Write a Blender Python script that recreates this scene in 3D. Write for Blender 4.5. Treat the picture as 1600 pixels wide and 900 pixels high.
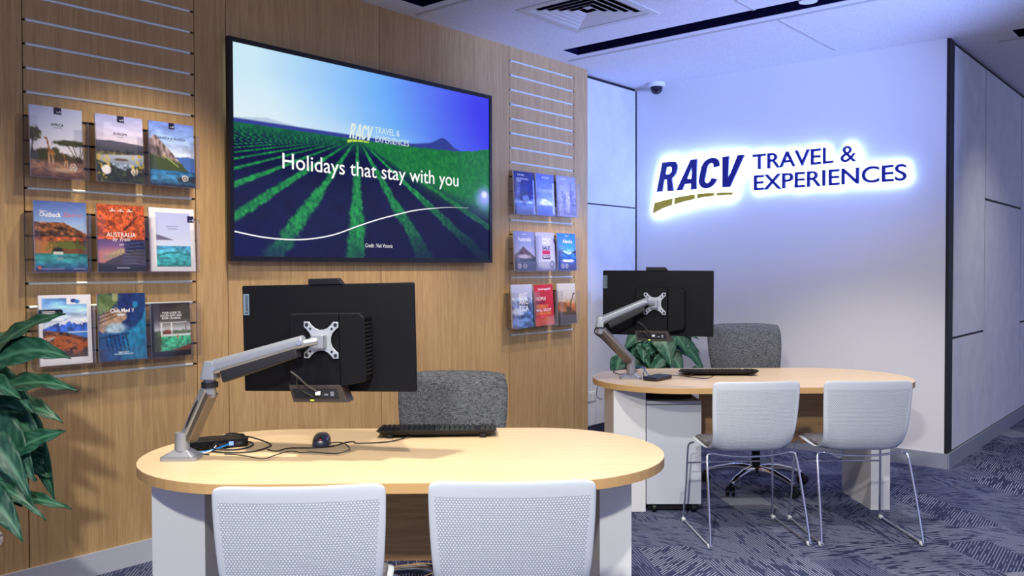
import bpy, bmesh, math, random
import numpy as np
from mathutils import Vector, Matrix, Euler

# ------------------------------------------------------------------ scene, camera, light
for o in list(bpy.data.objects):
    bpy.data.objects.remove(o)
S = bpy.context.scene
COL = S.collection
PI = math.pi
rad = math.radians


def s2l(c):
    return c / 12.92 if c <= 0.04045 else ((c + 0.055) / 1.055) ** 2.4


def rgb(r, g, b):
    return (s2l(r / 255), s2l(g / 255), s2l(b / 255), 1.0)


cam = bpy.data.cameras.new('camera')
cam.sensor_width = 36.0
cam.lens = 30.116
cam.clip_start = 0.05
cam.clip_end = 100
cam_o = bpy.data.objects.new('camera', cam)
COL.objects.link(cam_o)
_R = Vector((0.76045992, 0.64937958, -0.00261899))
_F = Vector((-0.64928527, 0.76026648, -0.0205794))
_U = _R.cross(_F)
M = Matrix.Identity(4)
for i in range(3):
    M[i][0], M[i][1], M[i][2] = _R[i], _U[i], -_F[i]
M[0][3], M[1][3], M[2][3] = 3.86995, 0.0, 1.35006
cam_o.matrix_world = M
S.camera = cam_o

S.view_settings.view_transform = 'Standard'
S.view_settings.look = 'None'
S.view_settings.gamma = 1.0
S.view_settings.use_curve_mapping = False
S.view_settings.exposure = 0.0
S.cycles.max_bounces = 8
S.cycles.diffuse_bounces = 4
S.cycles.glossy_bounces = 4
S.cycles.transparent_max_bounces = 24
S.cycles.caustics_reflective = False
S.cycles.caustics_refractive = False
S.cycles.sample_clamp_indirect = 4.0
S.cycles.use_denoising = True

W = bpy.data.worlds.new('world')
S.world = W
W.use_nodes = True
bg = W.node_tree.nodes['Background']
bg.inputs[0].default_value = (0.53, 0.58, 1.0, 1)
bg.inputs[1].default_value = 0.8


def spot(name, loc, target, power, size_deg, color=(1, .87, .7), blend=.5, radius=.05):
    l = bpy.data.lights.new(name, 'SPOT')
    l.energy = power
    l.color = color
    l.spot_size = rad(size_deg)
    l.spot_blend = blend
    l.shadow_soft_size = radius
    o = bpy.data.objects.new(name, l)
    COL.objects.link(o)
    o.location = loc
    o.rotation_euler = (Vector(target) - Vector(loc)).to_track_quat('-Z', 'Y').to_euler()
    return o


WARM = (1.0, .84, .64)
NEUT = (1.0, .94, .86)
spot('spot_wall', (0.95, 2.05, 2.86), (0.0, 1.80, 0.80), 150, 66, WARM, 1.0)
spot('spot_wall', (1.7, 3.4, 2.86), (0.0, 3.35, 0.85), 190, 54, WARM, 1.0)
spot('spot_wall', (1.1, 5.0, 2.86), (0.0, 4.95, 0.5), 165, 58, WARM, 1.0)
spot('spot_desk', (1.8, 1.30, 2.86), (1.75, 1.75, 0.7), 190, 70, NEUT, .6)
spot('spot_desk', (3.0, 1.1, 2.86), (2.35, 2.2, 0.6), 215, 70, NEUT, .6)
spot('spot_desk', (2.6, 2.9, 2.86), (2.1, 4.3, 0.5), 150, 70, NEUT, .6)
spot('spot_desk', (1.928, 4.93, 2.80), (1.9, 5.2, 0.4), 80, 75, NEUT, .6)
spot('spot_back', (3.2, 3.9, 2.86), (2.1, 6.3, 0.0), 80, 60, NEUT, 1.0)
spot('spot_hall', (3.6, 6.6, 2.86), (2.4, 7.6, 0.3), 60, 80, NEUT, 1.0)
spot('spot_front', (3.7, -0.6, 2.86), (2.3, 1.6, 0.4), 500, 80, (1, .97, .9), .6, .10)
spot('spot_front', (4.4, 2.2, 2.86), (2.4, 4.2, 0.3), 70, 75, NEUT, .6, .10)


def area(name, loc, target, power, size, color, spread=120):
    l = bpy.data.lights.new(name, 'AREA')
    l.energy = power
    l.color = color
    l.shape = 'RECTANGLE'
    l.size, l.size_y = size
    l.spread = rad(spread)
    o = bpy.data.objects.new(name, l)
    COL.objects.link(o)
    o.location = loc
    o.rotation_euler = (Vector(target) - Vector(loc)).to_track_quat('-Z', 'Y').to_euler()
    return o


# blue spot added outside the view washes the ceiling and the tops of the walls
spot('spot_blue', (5.5, 3.9, .95), (.15, 5.75, 2.95), 1750, 43, (.28, .40, 1.0), .9, .15)

# ------------------------------------------------------------------ node helpers
MATS = {}


class NT:
    def __init__(self, name):
        self.m = bpy.data.materials.new(name)
        self.m.use_nodes = True
        self.t = self.m.node_tree
        self.t.nodes.clear()
        self.out = self.t.nodes.new('ShaderNodeOutputMaterial')

    def n(self, typ, ins=None, **kw):
        nd = self.t.nodes.new('ShaderNode' + typ)
        for k, v in kw.items():
            setattr(nd, k, v)
        for k, v in (ins or {}).items():
            if isinstance(v, bpy.types.NodeSocket):
                self.t.links.new(v, nd.inputs[k])
            else:
                nd.inputs[k].default_value = v
        return nd

    def math(self, op, a, b=0.0, c=0.0):
        return self.n('Math', {0: a, 1: b, 2: c}, operation=op).outputs[0]

    def mix(self, f, a, b):
        nd = self.n('Mix', {0: f, 6: a, 7: b}, data_type='RGBA')
        return nd.outputs[2]

    def coord(self, out='Object'):
        return self.n('TexCoord').outputs[out]

    def mapping(self, vec, scale=(1, 1, 1), rot=(0, 0, 0), loc=(0, 0, 0)):
        return self.n('Mapping', {'Vector': vec, 'Scale': scale, 'Rotation': rot, 'Location': loc}).outputs[0]

    def ramp(self, f, stops):
        nd = self.n('ValToRGB', {0: f})
        e = nd.color_ramp.elements
        while len(e) < len(stops):
            e.new(0.5)
        for el, (p, c) in zip(e, stops):
            el.position = p
            el.color = c
        return nd.outputs[0]

    def bsdf(self, **k):
        b = self.n('BsdfPrincipled')
        for kk, v in k.items():
            kk = kk.replace('_', ' ')
            if isinstance(v, bpy.types.NodeSocket):
                self.t.links.new(v, b.inputs[kk])
            else:
                b.inputs[kk].default_value = v
        return b

    def done(self, sh):
        self.t.links.new(sh.outputs[0] if hasattr(sh, 'outputs') else sh, self.out.inputs[0])
        return self.m


def plain(name, col, rough=.5, metal=0.0, bump=0.0, bscale=300, spec=.5, var=0.0):
    if name in MATS:
        return MATS[name]
    t = NT(name)
    c = col
    no = None
    if bump or var:
        no = t.n('TexNoise', {'Vector': t.coord(), 'Scale': bscale, 'Detail': 4.0})
    if var:
        dk = tuple(x * (1 - var) for x in col[:3]) + (1,)
        c = t.mix(no.outputs[0], dk, col)
    b = t.bsdf(Base_Color=c, Roughness=rough, Metallic=metal, Specular_IOR_Level=spec)
    if bump:
        bm_ = t.n('Bump', {'Height': no.outputs[0], 'Strength': bump, 'Distance': .002})
        t.t.links.new(bm_.outputs[0], b.inputs['Normal'])
    MATS[name] = t.done(b)
    return MATS[name]


def emit(name, col, strength):
    if name in MATS:
        return MATS[name]
    t = NT(name)
    MATS[name] = t.done(t.n('Emission', {0: col, 1: strength}))
    return MATS[name]


def wood(name, dark, light, axis='Z', scale=1.0, rough=.45):
    t = NT(name)
    co = t.coord()
    sc = {'Z': (1, 1, .045), 'X': (.045, 1, 1)}[axis]
    v = t.mapping(co, tuple(x * scale for x in sc))
    # broad figure
    big = t.n('TexNoise', {'Vector': v, 'Scale': 7.0, 'Detail': 3.0, 'Distortion': .6}).outputs[0]
    rings = t.math('FRACT', t.math('MULTIPLY', big, 9.0))
    rings = t.math('ABSOLUTE', t.math('SUBTRACT', rings, .5))
    fine = t.n('TexNoise', {'Vector': v, 'Scale': 170.0, 'Detail': 2.0}).outputs[0]
    pore = t.n('TexNoise', {'Vector': t.mapping(co, tuple(x * scale for x in ((1, 1, .02) if axis == 'Z' else (.02, 1, 1)))), 'Scale': 420.0, 'Detail': 1.0}).outputs[0]
    f = t.math('ADD', t.math('MULTIPLY', rings, .45), t.math('MULTIPLY', fine, .75))
    c = t.ramp(f, [(.25, dark), (.75, light)])
    pm = t.n('MapRange', {0: pore, 1: .56, 2: .7, 3: 0.0, 4: .2}).outputs[0]
    c = t.mix(pm, c, tuple(x * .6 for x in dark[:3]) + (1,))
    b = t.bsdf(Base_Color=c, Roughness=rough, Specular_IOR_Level=.35)
    bp = t.n('Bump', {'Height': fine, 'Strength': .08, 'Distance': .001})
    t.t.links.new(bp.outputs[0], b.inputs['Normal'])
    MATS[name] = t.done(b)
    return MATS[name]


def clear(name, tint, gloss=.12):
    t = NT(name)
    tr = t.n('BsdfTransparent', {0: tint})
    gl = t.n('BsdfGlossy', {'Color': (.9, .9, 1, 1), 'Roughness': .08})
    lw = t.n('LayerWeight', {'Blend': .35})
    f = t.math('ADD', t.math('MULTIPLY', lw.outputs['Fresnel'], .22), gloss * .12)
    mx = t.n('MixShader', {0: f})
    t.t.links.new(tr.outputs[0], mx.inputs[1])
    t.t.links.new(gl.outputs[0], mx.inputs[2])
    MATS[name] = t.done(mx)
    return MATS[name]


def attr_mat(name, rough=.3, emission=0.0):
    if name in MATS:
        return MATS[name]
    t = NT(name)
    a = t.n('Attribute', attribute_name='Col')
    if emission:
        em = t.n('Emission', {0: a.outputs['Color'], 1: emission})
        gl = t.n('BsdfGlossy', {'Color': (1, 1, 1, 1), 'Roughness': .12})
        mx = t.n('MixShader', {0: .035})
        t.t.links.new(em.outputs[0], mx.inputs[1])
        t.t.links.new(gl.outputs[0], mx.inputs[2])
        MATS[name] = t.done(mx)
    else:
        MATS[name] = t.done(t.bsdf(Base_Color=a.outputs['Color'], Roughness=rough))
    return MATS[name]


# ------------------------------------------------------------------ mesh helpers
class MB:
    """collects shapes, links them as one mesh object"""

    def __init__(self):
        self.v, self.f = [], []

    def add(self, vs, fs, mat=None):
        o = len(self.v)
        if mat is not None:
            vs = [mat @ Vector(p) for p in vs]
        self.v += [tuple(p) for p in vs]
        self.f += [tuple(i + o for i in f) for f in fs]
        return self

    def box(self, a, b, mat=None):
        x0, y0, z0 = a
        x1, y1, z1 = b
        return self.add([(x0, y0, z0), (x1, y0, z0), (x1, y1, z0), (x0, y1, z0), (x0, y0, z1), (x1, y0, z1), (x1, y1, z1), (x0, y1, z1)],
                        [(0, 3, 2, 1), (4, 5, 6, 7), (0, 1, 5, 4), (1, 2, 6, 5), (2, 3, 7, 6), (3, 0, 4, 7)], mat)

    def prism(self, pts, z0, z1, mat=None, top_scale=None):
        """polygon in xy (counter-clockwise), extruded in z"""
        n = len(pts)
        lo = [(p[0], p[1], z0) for p in pts]
        hi = [(p[0], p[1], z1) for p in (top_scale or pts)]
        fs = [tuple(reversed(range(n))), tuple(range(n, 2 * n))]
        fs += [(i, (i + 1) % n, n + (i + 1) % n, n + i) for i in range(n)]
        return self.add(lo + hi, fs, mat)

    def lathe(self, prof, n=24, mat=None):
        """profile of (radius, z), closed at both ends"""
        vs, fs = [], []
        for r, z in prof:
            for k in range(n):
                a = 2 * PI * k / n
                vs.append((r * math.cos(a), r * math.sin(a), z))
        for j in range(len(prof) - 1):
            for k in range(n):
                k2 = (k + 1) % n
                fs.append((j * n + k, j * n + k2, (j + 1) * n + k2, (j + 1) * n + k))
        fs.append(tuple(reversed(range(n))))
        fs.append(tuple(range((len(prof) - 1) * n, len(prof) * n)))
        return self.add(vs, fs, mat)

    def tube(self, pts, r, n=8, smooth=0, closed=False, flat=None):
        pts = [Vector(p) for p in pts]
        if smooth:
            pts = catmull(pts, smooth)
        m = len(pts)
        rr = r if isinstance(r, (list, tuple)) else [r] * m
        if len(rr) != m:
            rr = [rr[min(len(rr) - 1, int(i * len(rr) / m))] for i in range(m)]
        tg = [((pts[min(i + 1, m - 1)] - pts[max(i - 1, 0)])).normalized() for i in range(m)]
        ref = Vector((0, 0, 1)) if abs(tg[0].z) < .9 else Vector((1, 0, 0))
        nrm = (ref - tg[0] * ref.dot(tg[0])).normalized()
        vs = []
        for i in range(m):
            nrm = (nrm - tg[i] * nrm.dot(tg[i]))
            nrm = nrm.normalized() if nrm.length > 1e-6 else tg[i].orthogonal().normalized()
            bi = tg[i].cross(nrm)
            for k in range(n):
                a = 2 * PI * k / n
                vs.append(tuple(pts[i] + rr[i] * (math.cos(a) * nrm + math.sin(a) * bi)))
        fs = []
        for i in range(m - 1):
            for k in range(n):
                k2 = (k + 1) % n
                fs.append((i * n + k, i * n + k2, (i + 1) * n + k2, (i + 1) * n + k))
        fs.append(tuple(reversed(range(n))))
        fs.append(tuple(range((m - 1) * n, m * n)))
        return self.add(vs, fs)

    def build(self, name, mat, parent=None, bevel=0.0, smooth=False, seg=2, loc=None):
        me = bpy.data.meshes.new(name)
        me.from_pydata(self.v, [], self.f)
        me.update()
        me.materials.append(mat)
        if smooth:
            me.polygons.foreach_set('use_smooth', [True] * len(me.polygons))
        o = bpy.data.objects.new(name, me)
        COL.objects.link(o)
        if parent:
            o.parent = parent
        if loc:
            o.location = loc
        if bevel:
            b = o.modifiers.new('bevel', 'BEVEL')
            b.width = bevel
            b.segments = seg
            b.limit_method = 'ANGLE'
            b.angle_limit = rad(35)
            for p in me.polygons:
                p.use_smooth = True
            wn = o.modifiers.new('wn', 'WEIGHTED_NORMAL')
            wn.keep_sharp = True
        return o


def catmull(pts, k):
    out = []
    n = len(pts)
    for i in range(n - 1):
        p0, p1, p2, p3 = pts[max(i - 1, 0)], pts[i], pts[i + 1], pts[min(i + 2, n - 1)]
        for j in range(k):
            t = j / k
            out.append(.5 * ((2 * p1) + (p2 - p0) * t + (2 * p0 - 5 * p1 + 4 * p2 - p3) * t * t + (3 * p1 - p0 - 3 * p2 + p3) * t ** 3))
    out.append(pts[-1])
    return out


def rrect(w, h, r, n=5, cx=0, cy=0):
    out = []
    for sx, sy, a0 in ((1, 1, 0), (-1, 1, 90), (-1, -1, 180), (1, -1, 270)):
        for k in range(n + 1):
            a = rad(a0 + 90 * k / n)
            out.append((cx + sx * (w / 2 - r) + r * math.cos(a), cy + sy * (h / 2 - r) + r * math.sin(a)))
    return out


def frame_of(p, q, up=(0, 0, 1)):
    """matrix with z along p->q, origin at p"""
    p, q = Vector(p), Vector(q)
    z = (q - p).normalized()
    u = Vector(up)
    if abs(z.dot(u)) > .98:
        u = Vector((1, 0, 0))
    x = u.cross(z).normalized()
    y = z.cross(x)
    m = Matrix((x, y, z)).transposed().to_4x4()
    m.translation = p
    return m


XZ = Matrix.Rotation(PI / 2, 4, 'X')      # takes xy polygons into the xz plane, extrusion to -y


def thing(name, label, cat, loc=(0, 0, 0), rz=0.0, group=None):
    o = bpy.data.objects.new(name, None)
    o.empty_display_size = .05
    COL.objects.link(o)
    o.location = loc
    o.rotation_euler = (0, 0, rz)
    return tag(o, label, cat, group)


def tag(o, label, cat, group=None):
    o['label'] = label
    o['category'] = cat
    if group:
        o['group'] = group
    return o


def struct(o):
    o['kind'] = 'structure'
    return o


def copy_tree(o, parent=None):
    c = o.copy()
    COL.objects.link(c)
    if parent:
        c.parent = parent
    for ch in o.children:
        copy_tree(ch, c)
    return c


def text_verts(body, size=1.0, shear=0.0, offset=0.0, align='LEFT', spacing=1.0, res=3, bold=0.0):
    cu = bpy.data.curves.new('t', 'FONT')
    cu.body = body
    cu.size = size
    cu.shear = shear
    cu.offset = offset
    cu.align_x = align
    cu.space_character = spacing
    cu.resolution_u = res
    ob = bpy.data.objects.new('t', cu)
    COL.objects.link(ob)
    bpy.context.view_layer.update()
    me = bpy.data.meshes.new_from_object(ob.evaluated_get(bpy.context.evaluated_depsgraph_get()))
    vs = [tuple(v.co) for v in me.vertices]
    fs = [tuple(p.vertices) for p in me.polygons]
    bpy.data.objects.remove(ob)
    bpy.data.meshes.remove(me)
    bpy.data.curves.remove(cu)
    return vs, fs


def text_box(mb, body, x0, x1, y0, y1, mat, depth=0.0, **kw):
    """fit text exactly into x0..x1, y0..y1 of the local xy plane and add it through mat"""
    vs, fs = text_verts(body, **kw)
    if not vs:
        return
    xs = [v[0] for v in vs]
    ys = [v[1] for v in vs]
    ax, bx, ay, by = min(xs), max(xs), min(ys), max(ys)
    if x1 is None:
        kx = (y1 - y0) / (by - ay)
    else:
        kx = (x1 - x0) / (bx - ax)
    ky = (y1 - y0) / (by - ay)
    pv = [(x0 + (v[0] - ax) * kx, y0 + (v[1] - ay) * ky, 0) for v in vs]
    if depth:
        extrude(mb, pv, fs, depth, mat)
    else:
        mb.add(pv, fs, mat)


def extrude(mb, pv, fs, depth, mat):
    n = len(pv)
    edges = {}
    for f in fs:
        for a, b in zip(f, f[1:] + f[:1]):
            if (b, a) in edges:
                edges.pop((b, a))
            else:
                edges[(a, b)] = 1
    hi = [(x, y, depth) for x, y, z in pv]
    F = [tuple(i + n for i in f) for f in fs] + [tuple(reversed(f)) for f in fs]
    F += [(a, b, b + n, a + n) for a, b in edges]
    mb.add(list(pv) + hi, F, mat)


def poly_fill(outlines):
    """fill outlines (first outer, others holes) -> verts, faces"""
    cu = bpy.data.curves.new('p', 'CURVE')
    cu.dimensions = '2D'
    cu.fill_mode = 'BOTH'
    for ol in outlines:
        sp = cu.splines.new('POLY')
        sp.points.add(len(ol) - 1)
        for q, p in zip(sp.points, ol):
            q.co = (p[0], p[1], 0, 1)
        sp.use_cyclic_u = True
    ob = bpy.data.objects.new('p', cu)
    COL.objects.link(ob)
    bpy.context.view_layer.update()
    me = bpy.data.meshes.new_from_object(ob.evaluated_get(bpy.context.evaluated_depsgraph_get()))
    bm = bmesh.new()
    bm.from_mesh(me)
    bmesh.ops.remove_doubles(bm, verts=bm.verts, dist=1e-6)
    vs = [tuple(v.co) for v in bm.verts]
    fs = [tuple(v.index for v in f.verts) for f in bm.faces if f.normal.z != 0]
    bm.free()
    bpy.data.objects.remove(ob)
    bpy.data.meshes.remove(me)
    bpy.data.curves.remove(cu)
    return vs, fs


# ------------------------------------------------------------------ materials
OAK = wood('oak_veneer', rgb(174, 140, 96), rgb(204, 172, 122), 'Z', 1.0, .42)
MAPLE = wood('maple_laminate', rgb(226, 194, 148), rgb(240, 212, 168), 'X', 1.0, .35)
MAPLE_EDGE = plain('maple_edge', rgb(208, 168, 112), .4, bump=.05, var=.1)
MODESTY = wood('modesty_laminate', rgb(168, 130, 84), rgb(200, 162, 112), 'X', 1.0, .45)
BLACK = plain('black_gap', rgb(14, 14, 22), .7)
NAVYGAP = plain('navy_recess', rgb(12, 10, 44), .8, spec=.1)
WALLP = plain('wall_paint', rgb(226, 226, 228), .6, bump=.05, bscale=200)
ALU = plain('aluminium', rgb(150, 150, 155), .28, .9)
SKIRT = plain('grey_skirting', rgb(190, 194, 206), .45, bump=.03)
SKIRT2 = plain('mid_grey_skirting', rgb(142, 148, 162), .45, bump=.03)
PEDM = plain('pedestal_grey_white', rgb(200, 206, 214), .4)
WHITE_L = plain('white_laminate', rgb(226, 227, 226), .4)
CHROME = plain('chrome', rgb(225, 228, 235), .12, 1.0)
SHELLM = plain('white_plastic', rgb(226, 230, 233), .4)
BLACKP = plain('black_plastic', rgb(14, 14, 18), .45, spec=.35, bump=.1, bscale=900)
BLACKM = plain('matte_black', rgb(8, 9, 14), .55, bump=.03, bscale=700, spec=.22)
ARMG = plain('arm_grey', rgb(160, 164, 170), .35, .45)
ARMD = plain('arm_dark', rgb(30, 30, 34), .5)
PAPER = plain('paper_edge', rgb(232, 232, 236), .6)
INKW = plain('ink_white', rgb(245, 245, 248), .5)
INKD = plain('ink_dark', rgb(40, 40, 60), .5)
INKN = plain('ink_navy', rgb(28, 26, 70), .5)
INKR = plain('ink_red', rgb(205, 40, 60), .5)
INKO = plain('ink_orange', rgb(235, 100, 60), .5)
INKY = plain('ink_yellow', rgb(240, 170, 60), .5)
ACRYL = clear('clear_acrylic', (.965, .965, .97, 1))
CABLE = plain('cable_black', rgb(18, 18, 20), .5)


def panel_material():
    t = NT('felt_panel')
    n1 = t.n('TexNoise', {'Vector': t.coord(), 'Scale': 260.0, 'Detail': 3.0}).outputs[0]
    n2 = t.n('TexNoise', {'Vector': t.coord(), 'Scale': 6.0, 'Detail': 4.0}).outputs[0]
    f = t.math('ADD', t.math('MULTIPLY', n1, .5), t.math('MULTIPLY', n2, .5))
    c = t.ramp(f, [(.3, rgb(200, 203, 210)), (.7, rgb(226, 228, 232))])
    b = t.bsdf(Base_Color=c, Roughness=.75)
    return t.done(b)


FELT = panel_material()


def ceiling_material():
    t = NT('acoustic_ceiling')
    n1 = t.n('TexNoise', {'Vector': t.coord(), 'Scale': 180.0, 'Detail': 3.0}).outputs[0]
    c = t.ramp(n1, [(.35, rgb(206, 206, 212)), (.6, rgb(232, 232, 236))])
    return t.done(t.bsdf(Base_Color=c, Roughness=.9))


CEIL = ceiling_material()


def carpet_material():
    t = NT('blue_carpet')
    co = t.coord()
    # planks: 0.25 x 1.0 m, staggered, each with its own thread direction and shade
    rot = t.mapping(co, rot=(0, 0, rad(41)))
    wob = t.n('TexNoise', {'Vector': rot, 'Scale': 2.2, 'Detail': 1.0})
    xyz = t.n('SeparateXYZ', {0: rot})
    x, y = xyz.outputs[0], xyz.outputs[1]
    row = t.math('FLOOR', t.math('DIVIDE', y, .25))
    xo = t.math('ADD', x, t.math('MULTIPLY', t.math('FRACT', t.math('MULTIPLY', row, .377)), 1.0))
    colm = t.math('FLOOR', t.math('DIVIDE', xo, .42))
    cid = t.n('CombineXYZ', {0: colm, 1: row}).outputs[0]
    wn = t.n('TexWhiteNoise', {'Vector': cid}, noise_dimensions='3D')
    r1 = wn.outputs['Value']
    r3 = t.n('SeparateColor', {0: wn.outputs['Color']})
    # direction: stripes along x, along y, or oblique
    ang = t.math('MULTIPLY', t.math('FLOOR', t.math('MULTIPLY', r1, 4.0)), PI / 4)
    ca, sa = t.math('COSINE', ang), t.math('SINE', ang)
    u = t.math('ADD', t.math('MULTIPLY', x, ca), t.math('MULTIPLY', y, sa))
    w = t.math('SUBTRACT', t.math('MULTIPLY', y, ca), t.math('MULTIPLY', x, sa))
    # woven lines about a centimetre apart, broken along their length
    wv = t.math('MULTIPLY', u, 74.0)
    ln = t.math('ABSOLUTE', t.math('SUBTRACT', t.math('FRACT', wv), .5))
    brk = t.n('TexNoise', {'Vector': t.n('CombineXYZ', {0: t.math('MULTIPLY', t.math('FLOOR', wv), 7.31), 1: t.math('MULTIPLY', w, 9.0), 2: r1}).outputs[0], 'Scale': 1.0, 'Detail': 2.0}).outputs[0]
    fine = t.n('TexNoise', {'Vector': co, 'Scale': 420.0, 'Detail': 2.0}).outputs[0]
    patch = t.n('TexNoise', {'Vector': co, 'Scale': 3.2, 'Detail': 2.0}).outputs[0]
    gate = t.n('MapRange', {0: t.math('ADD', brk, t.math('MULTIPLY', t.math('SUBTRACT', patch, .5), .35)), 1: .40, 2: .48, 3: 0.0, 4: 1.0}).outputs[0]
    line = t.n('MapRange', {0: t.math('ADD', ln, t.math('MULTIPLY', t.math('SUBTRACT', fine, .5), .22)), 1: .21, 2: .10, 3: 0.0, 4: 1.0}).outputs[0]
    thread = t.math('MULTIPLY', line, gate)
    speck = t.n('MapRange', {0: fine, 1: .52, 2: .66, 3: 0.0, 4: .4}).outputs[0]
    base = t.mix(r3.outputs[0], rgb(32, 35, 66), rgb(66, 73, 100))
    base = t.mix(t.math('MULTIPLY', wob.outputs[0], .5), base, rgb(40, 45, 88))
    base = t.mix(speck, base, rgb(120, 128, 156))
    lightc = t.mix(r3.outputs[2], rgb(118, 125, 152), rgb(176, 183, 202))
    c = t.mix(thread, base, lightc)
    # a few plain pale planks
    pale = t.math('GREATER_THAN', r1, .965)
    c = t.mix(t.math('MULTIPLY', pale, .45), c, rgb(176, 178, 186))
    b = t.bsdf(Base_Color=c, Roughness=.95, Specular_IOR_Level=.1)
    bp = t.n('Bump', {'Height': t.math('ADD', thread, fine), 'Strength': .4, 'Distance': .004})
    t.t.links.new(bp.outputs[0], b.inputs['Normal'])
    return t.done(b)


CARPET = carpet_material()


def fabric_material(name, dark, light):
    t = NT(name)
    co = t.coord()
    a = t.n('TexNoise', {'Vector': t.mapping(co, (60, 60, 420)), 'Scale': 1.0, 'Detail': 2.0}).outputs[0]
    b_ = t.n('TexNoise', {'Vector': t.mapping(co, (420, 420, 60)), 'Scale': 1.0, 'Detail': 2.0}).outputs[0]
    f = t.math('MULTIPLY', t.math('ADD', a, b_), .5)
    c = t.ramp(f, [(.38, dark), (.62, light)])
    b = t.bsdf(Base_Color=c, Roughness=.9, Specular_IOR_Level=.15)
    bp = t.n('Bump', {'Height': f, 'Strength': .5, 'Distance': .002})
    t.t.links.new(bp.outputs[0], b.inputs['Normal'])
    return t.done(b)


GREYFAB = fabric_material('grey_fabric', rgb(44, 46, 50), rgb(112, 115, 120))
SEATFAB = fabric_material('seat_fabric', rgb(78, 76, 80), rgb(132, 130, 134))


def perforated_material():
    """white plastic with a staggered grid of small raised dots, painted bright as backrest holes catching light"""
    t = NT('perforated_plastic')
    xyz = t.n('SeparateXYZ', {0: t.coord()})
    x, z = xyz.outputs[0], xyz.outputs[2]
    px, pz = .0086, .0066
    row = t.math('FLOOR', t.math('DIVIDE', z, pz))
    xs = t.math('ADD', t.math('DIVIDE', x, px), t.math('MULTIPLY', row, .5))
    fx = t.math('SUBTRACT', t.math('FRACT', xs), .5)
    fz = t.math('SUBTRACT', t.math('FRACT', t.math('DIVIDE', z, pz)), .5)
    d = t.math('SQRT', t.math('ADD', t.math('POWER', t.math('MULTIPLY', fx, px / pz), 2.0), t.math('POWER', fz, 2.0)))
    dot = t.n('MapRange', {0: d, 1: .24, 2: .42, 3: 1.0, 4: 0.0}).outputs[0]
    # only inside the perforated field
    m = t.math('MULTIPLY', t.math('LESS_THAN', z, .762), t.math('GREATER_THAN', z, .475))
    wid = t.math('LESS_THAN', t.math('ABSOLUTE', x), t.math('ADD', .150, t.math('MULTIPLY', z, .072)))
    m = t.math('MULTIPLY', m, wid)
    dm = t.math('MULTIPLY', dot, m)
    web = t.mix(m, rgb(206, 213, 219), rgb(172, 182, 190))
    c = t.mix(dm, web, rgb(246, 249, 250))  # light coming through the holes is put into the dot colour
    b = t.bsdf(Base_Color=c, Roughness=.42)
    bp = t.n('Bump', {'Height': dm, 'Strength': .5, 'Distance': .0015})
    t.t.links.new(bp.outputs[0], b.inputs['Normal'])
    return t.done(b)


PERF = perforated_material()


def leaf_material():
    t = NT('leaf_green')
    n1 = t.n('TexNoise', {'Vector': t.coord(), 'Scale': 5.0, 'Detail': 2.0}).outputs[0]
    a = t.n('Attribute', attribute_name='Col')
    c = t.mix(n1, rgb(14, 54, 42), rgb(36, 96, 70))
    c = t.mix(a.outputs['Fac'], c, rgb(84, 140, 108))
    b = t.bsdf(Base_Color=c, Roughness=.42, Specular_IOR_Level=.4)
    return t.done(b)


LEAF = leaf_material()
STEM = plain('stem_green', rgb(70, 120, 60), .5)

# ------------------------------------------------------------------ room shell
ZC = 2.897
YB = 6.286
YW = 5.435
XCOR = 2.362
XA = -.097

mb = MB().box((-.4, -3.0, -.06), (8.0, 13.0, 0.0))
struct(mb.build('floor', CARPET))

# ceiling with recesses
holes = [(.20, 4.84, 3.6, 5.03), (.18, 3.335, 3.0, 3.515), (2.71, 6.35, 4.4, 6.58), (.605, 3.955, 1.135, 4.485)]
xs = sorted({-.4, 8.0} | {h[0] for h in holes} | {h[2] for h in holes})
ys = sorted({-3.0, 13.0} | {h[1] for h in holes} | {h[3] for h in holes})
mb = MB()
for i in range(len(xs) - 1):
    for j in range(len(ys) - 1):
        cx, cy = (xs[i] + xs[i + 1]) / 2, (ys[j] + ys[j + 1]) / 2
        if not any(h[0] < cx < h[2] and h[1] < cy < h[3] for h in holes):
            mb.box((xs[i], ys[j], ZC), (xs[i + 1], ys[j + 1], ZC + .004))
ceiling = struct(mb.build('ceiling', CEIL))
mb = MB()
for x0, y0, x1, y1 in holes[:3]:
    z1 = ZC + .16
    mb.box((x0 - .01, y0 - .01, z1), (x1 + .01, y1 + .01, z1 + .01))
    for a, b in (((x0 - .012, y0 - .012, ZC + .0035), (x0, y1 + .012, z1)), ((x1, y0 - .012, ZC + .0035), (x1 + .012, y1 + .012, z1)),
                 ((x0, y0 - .012, ZC + .0035), (x1, y0, z1)), ((x0, y1, ZC + .0035), (x1, y1 + .012, z1))):
        mb.box(a, b)
o = mb.build('ceiling_recess', NAVYGAP, ceiling)
x0, y0, x1, y1 = holes[3]
mb = MB().box((x0 - .02, y0 - .02, ZC + .2), (x1 + .02, y1 + .02, ZC + .21))
for a, b in (((x0 - .02, y0 - .02, ZC + .0035), (x0, y1 + .02, ZC + .2)), ((x1, y0 - .02, ZC + .0035), (x1 + .02, y1 + .02, ZC + .2)),
             ((x0, y0 - .02, ZC + .0035), (x1, y0, ZC + .2)), ((x0, y1, ZC + .0035), (x1, y1 + .02, ZC + .2))):
    mb.box(a, b)
mb.build('vent_shaft', BLACK, ceiling)

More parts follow.
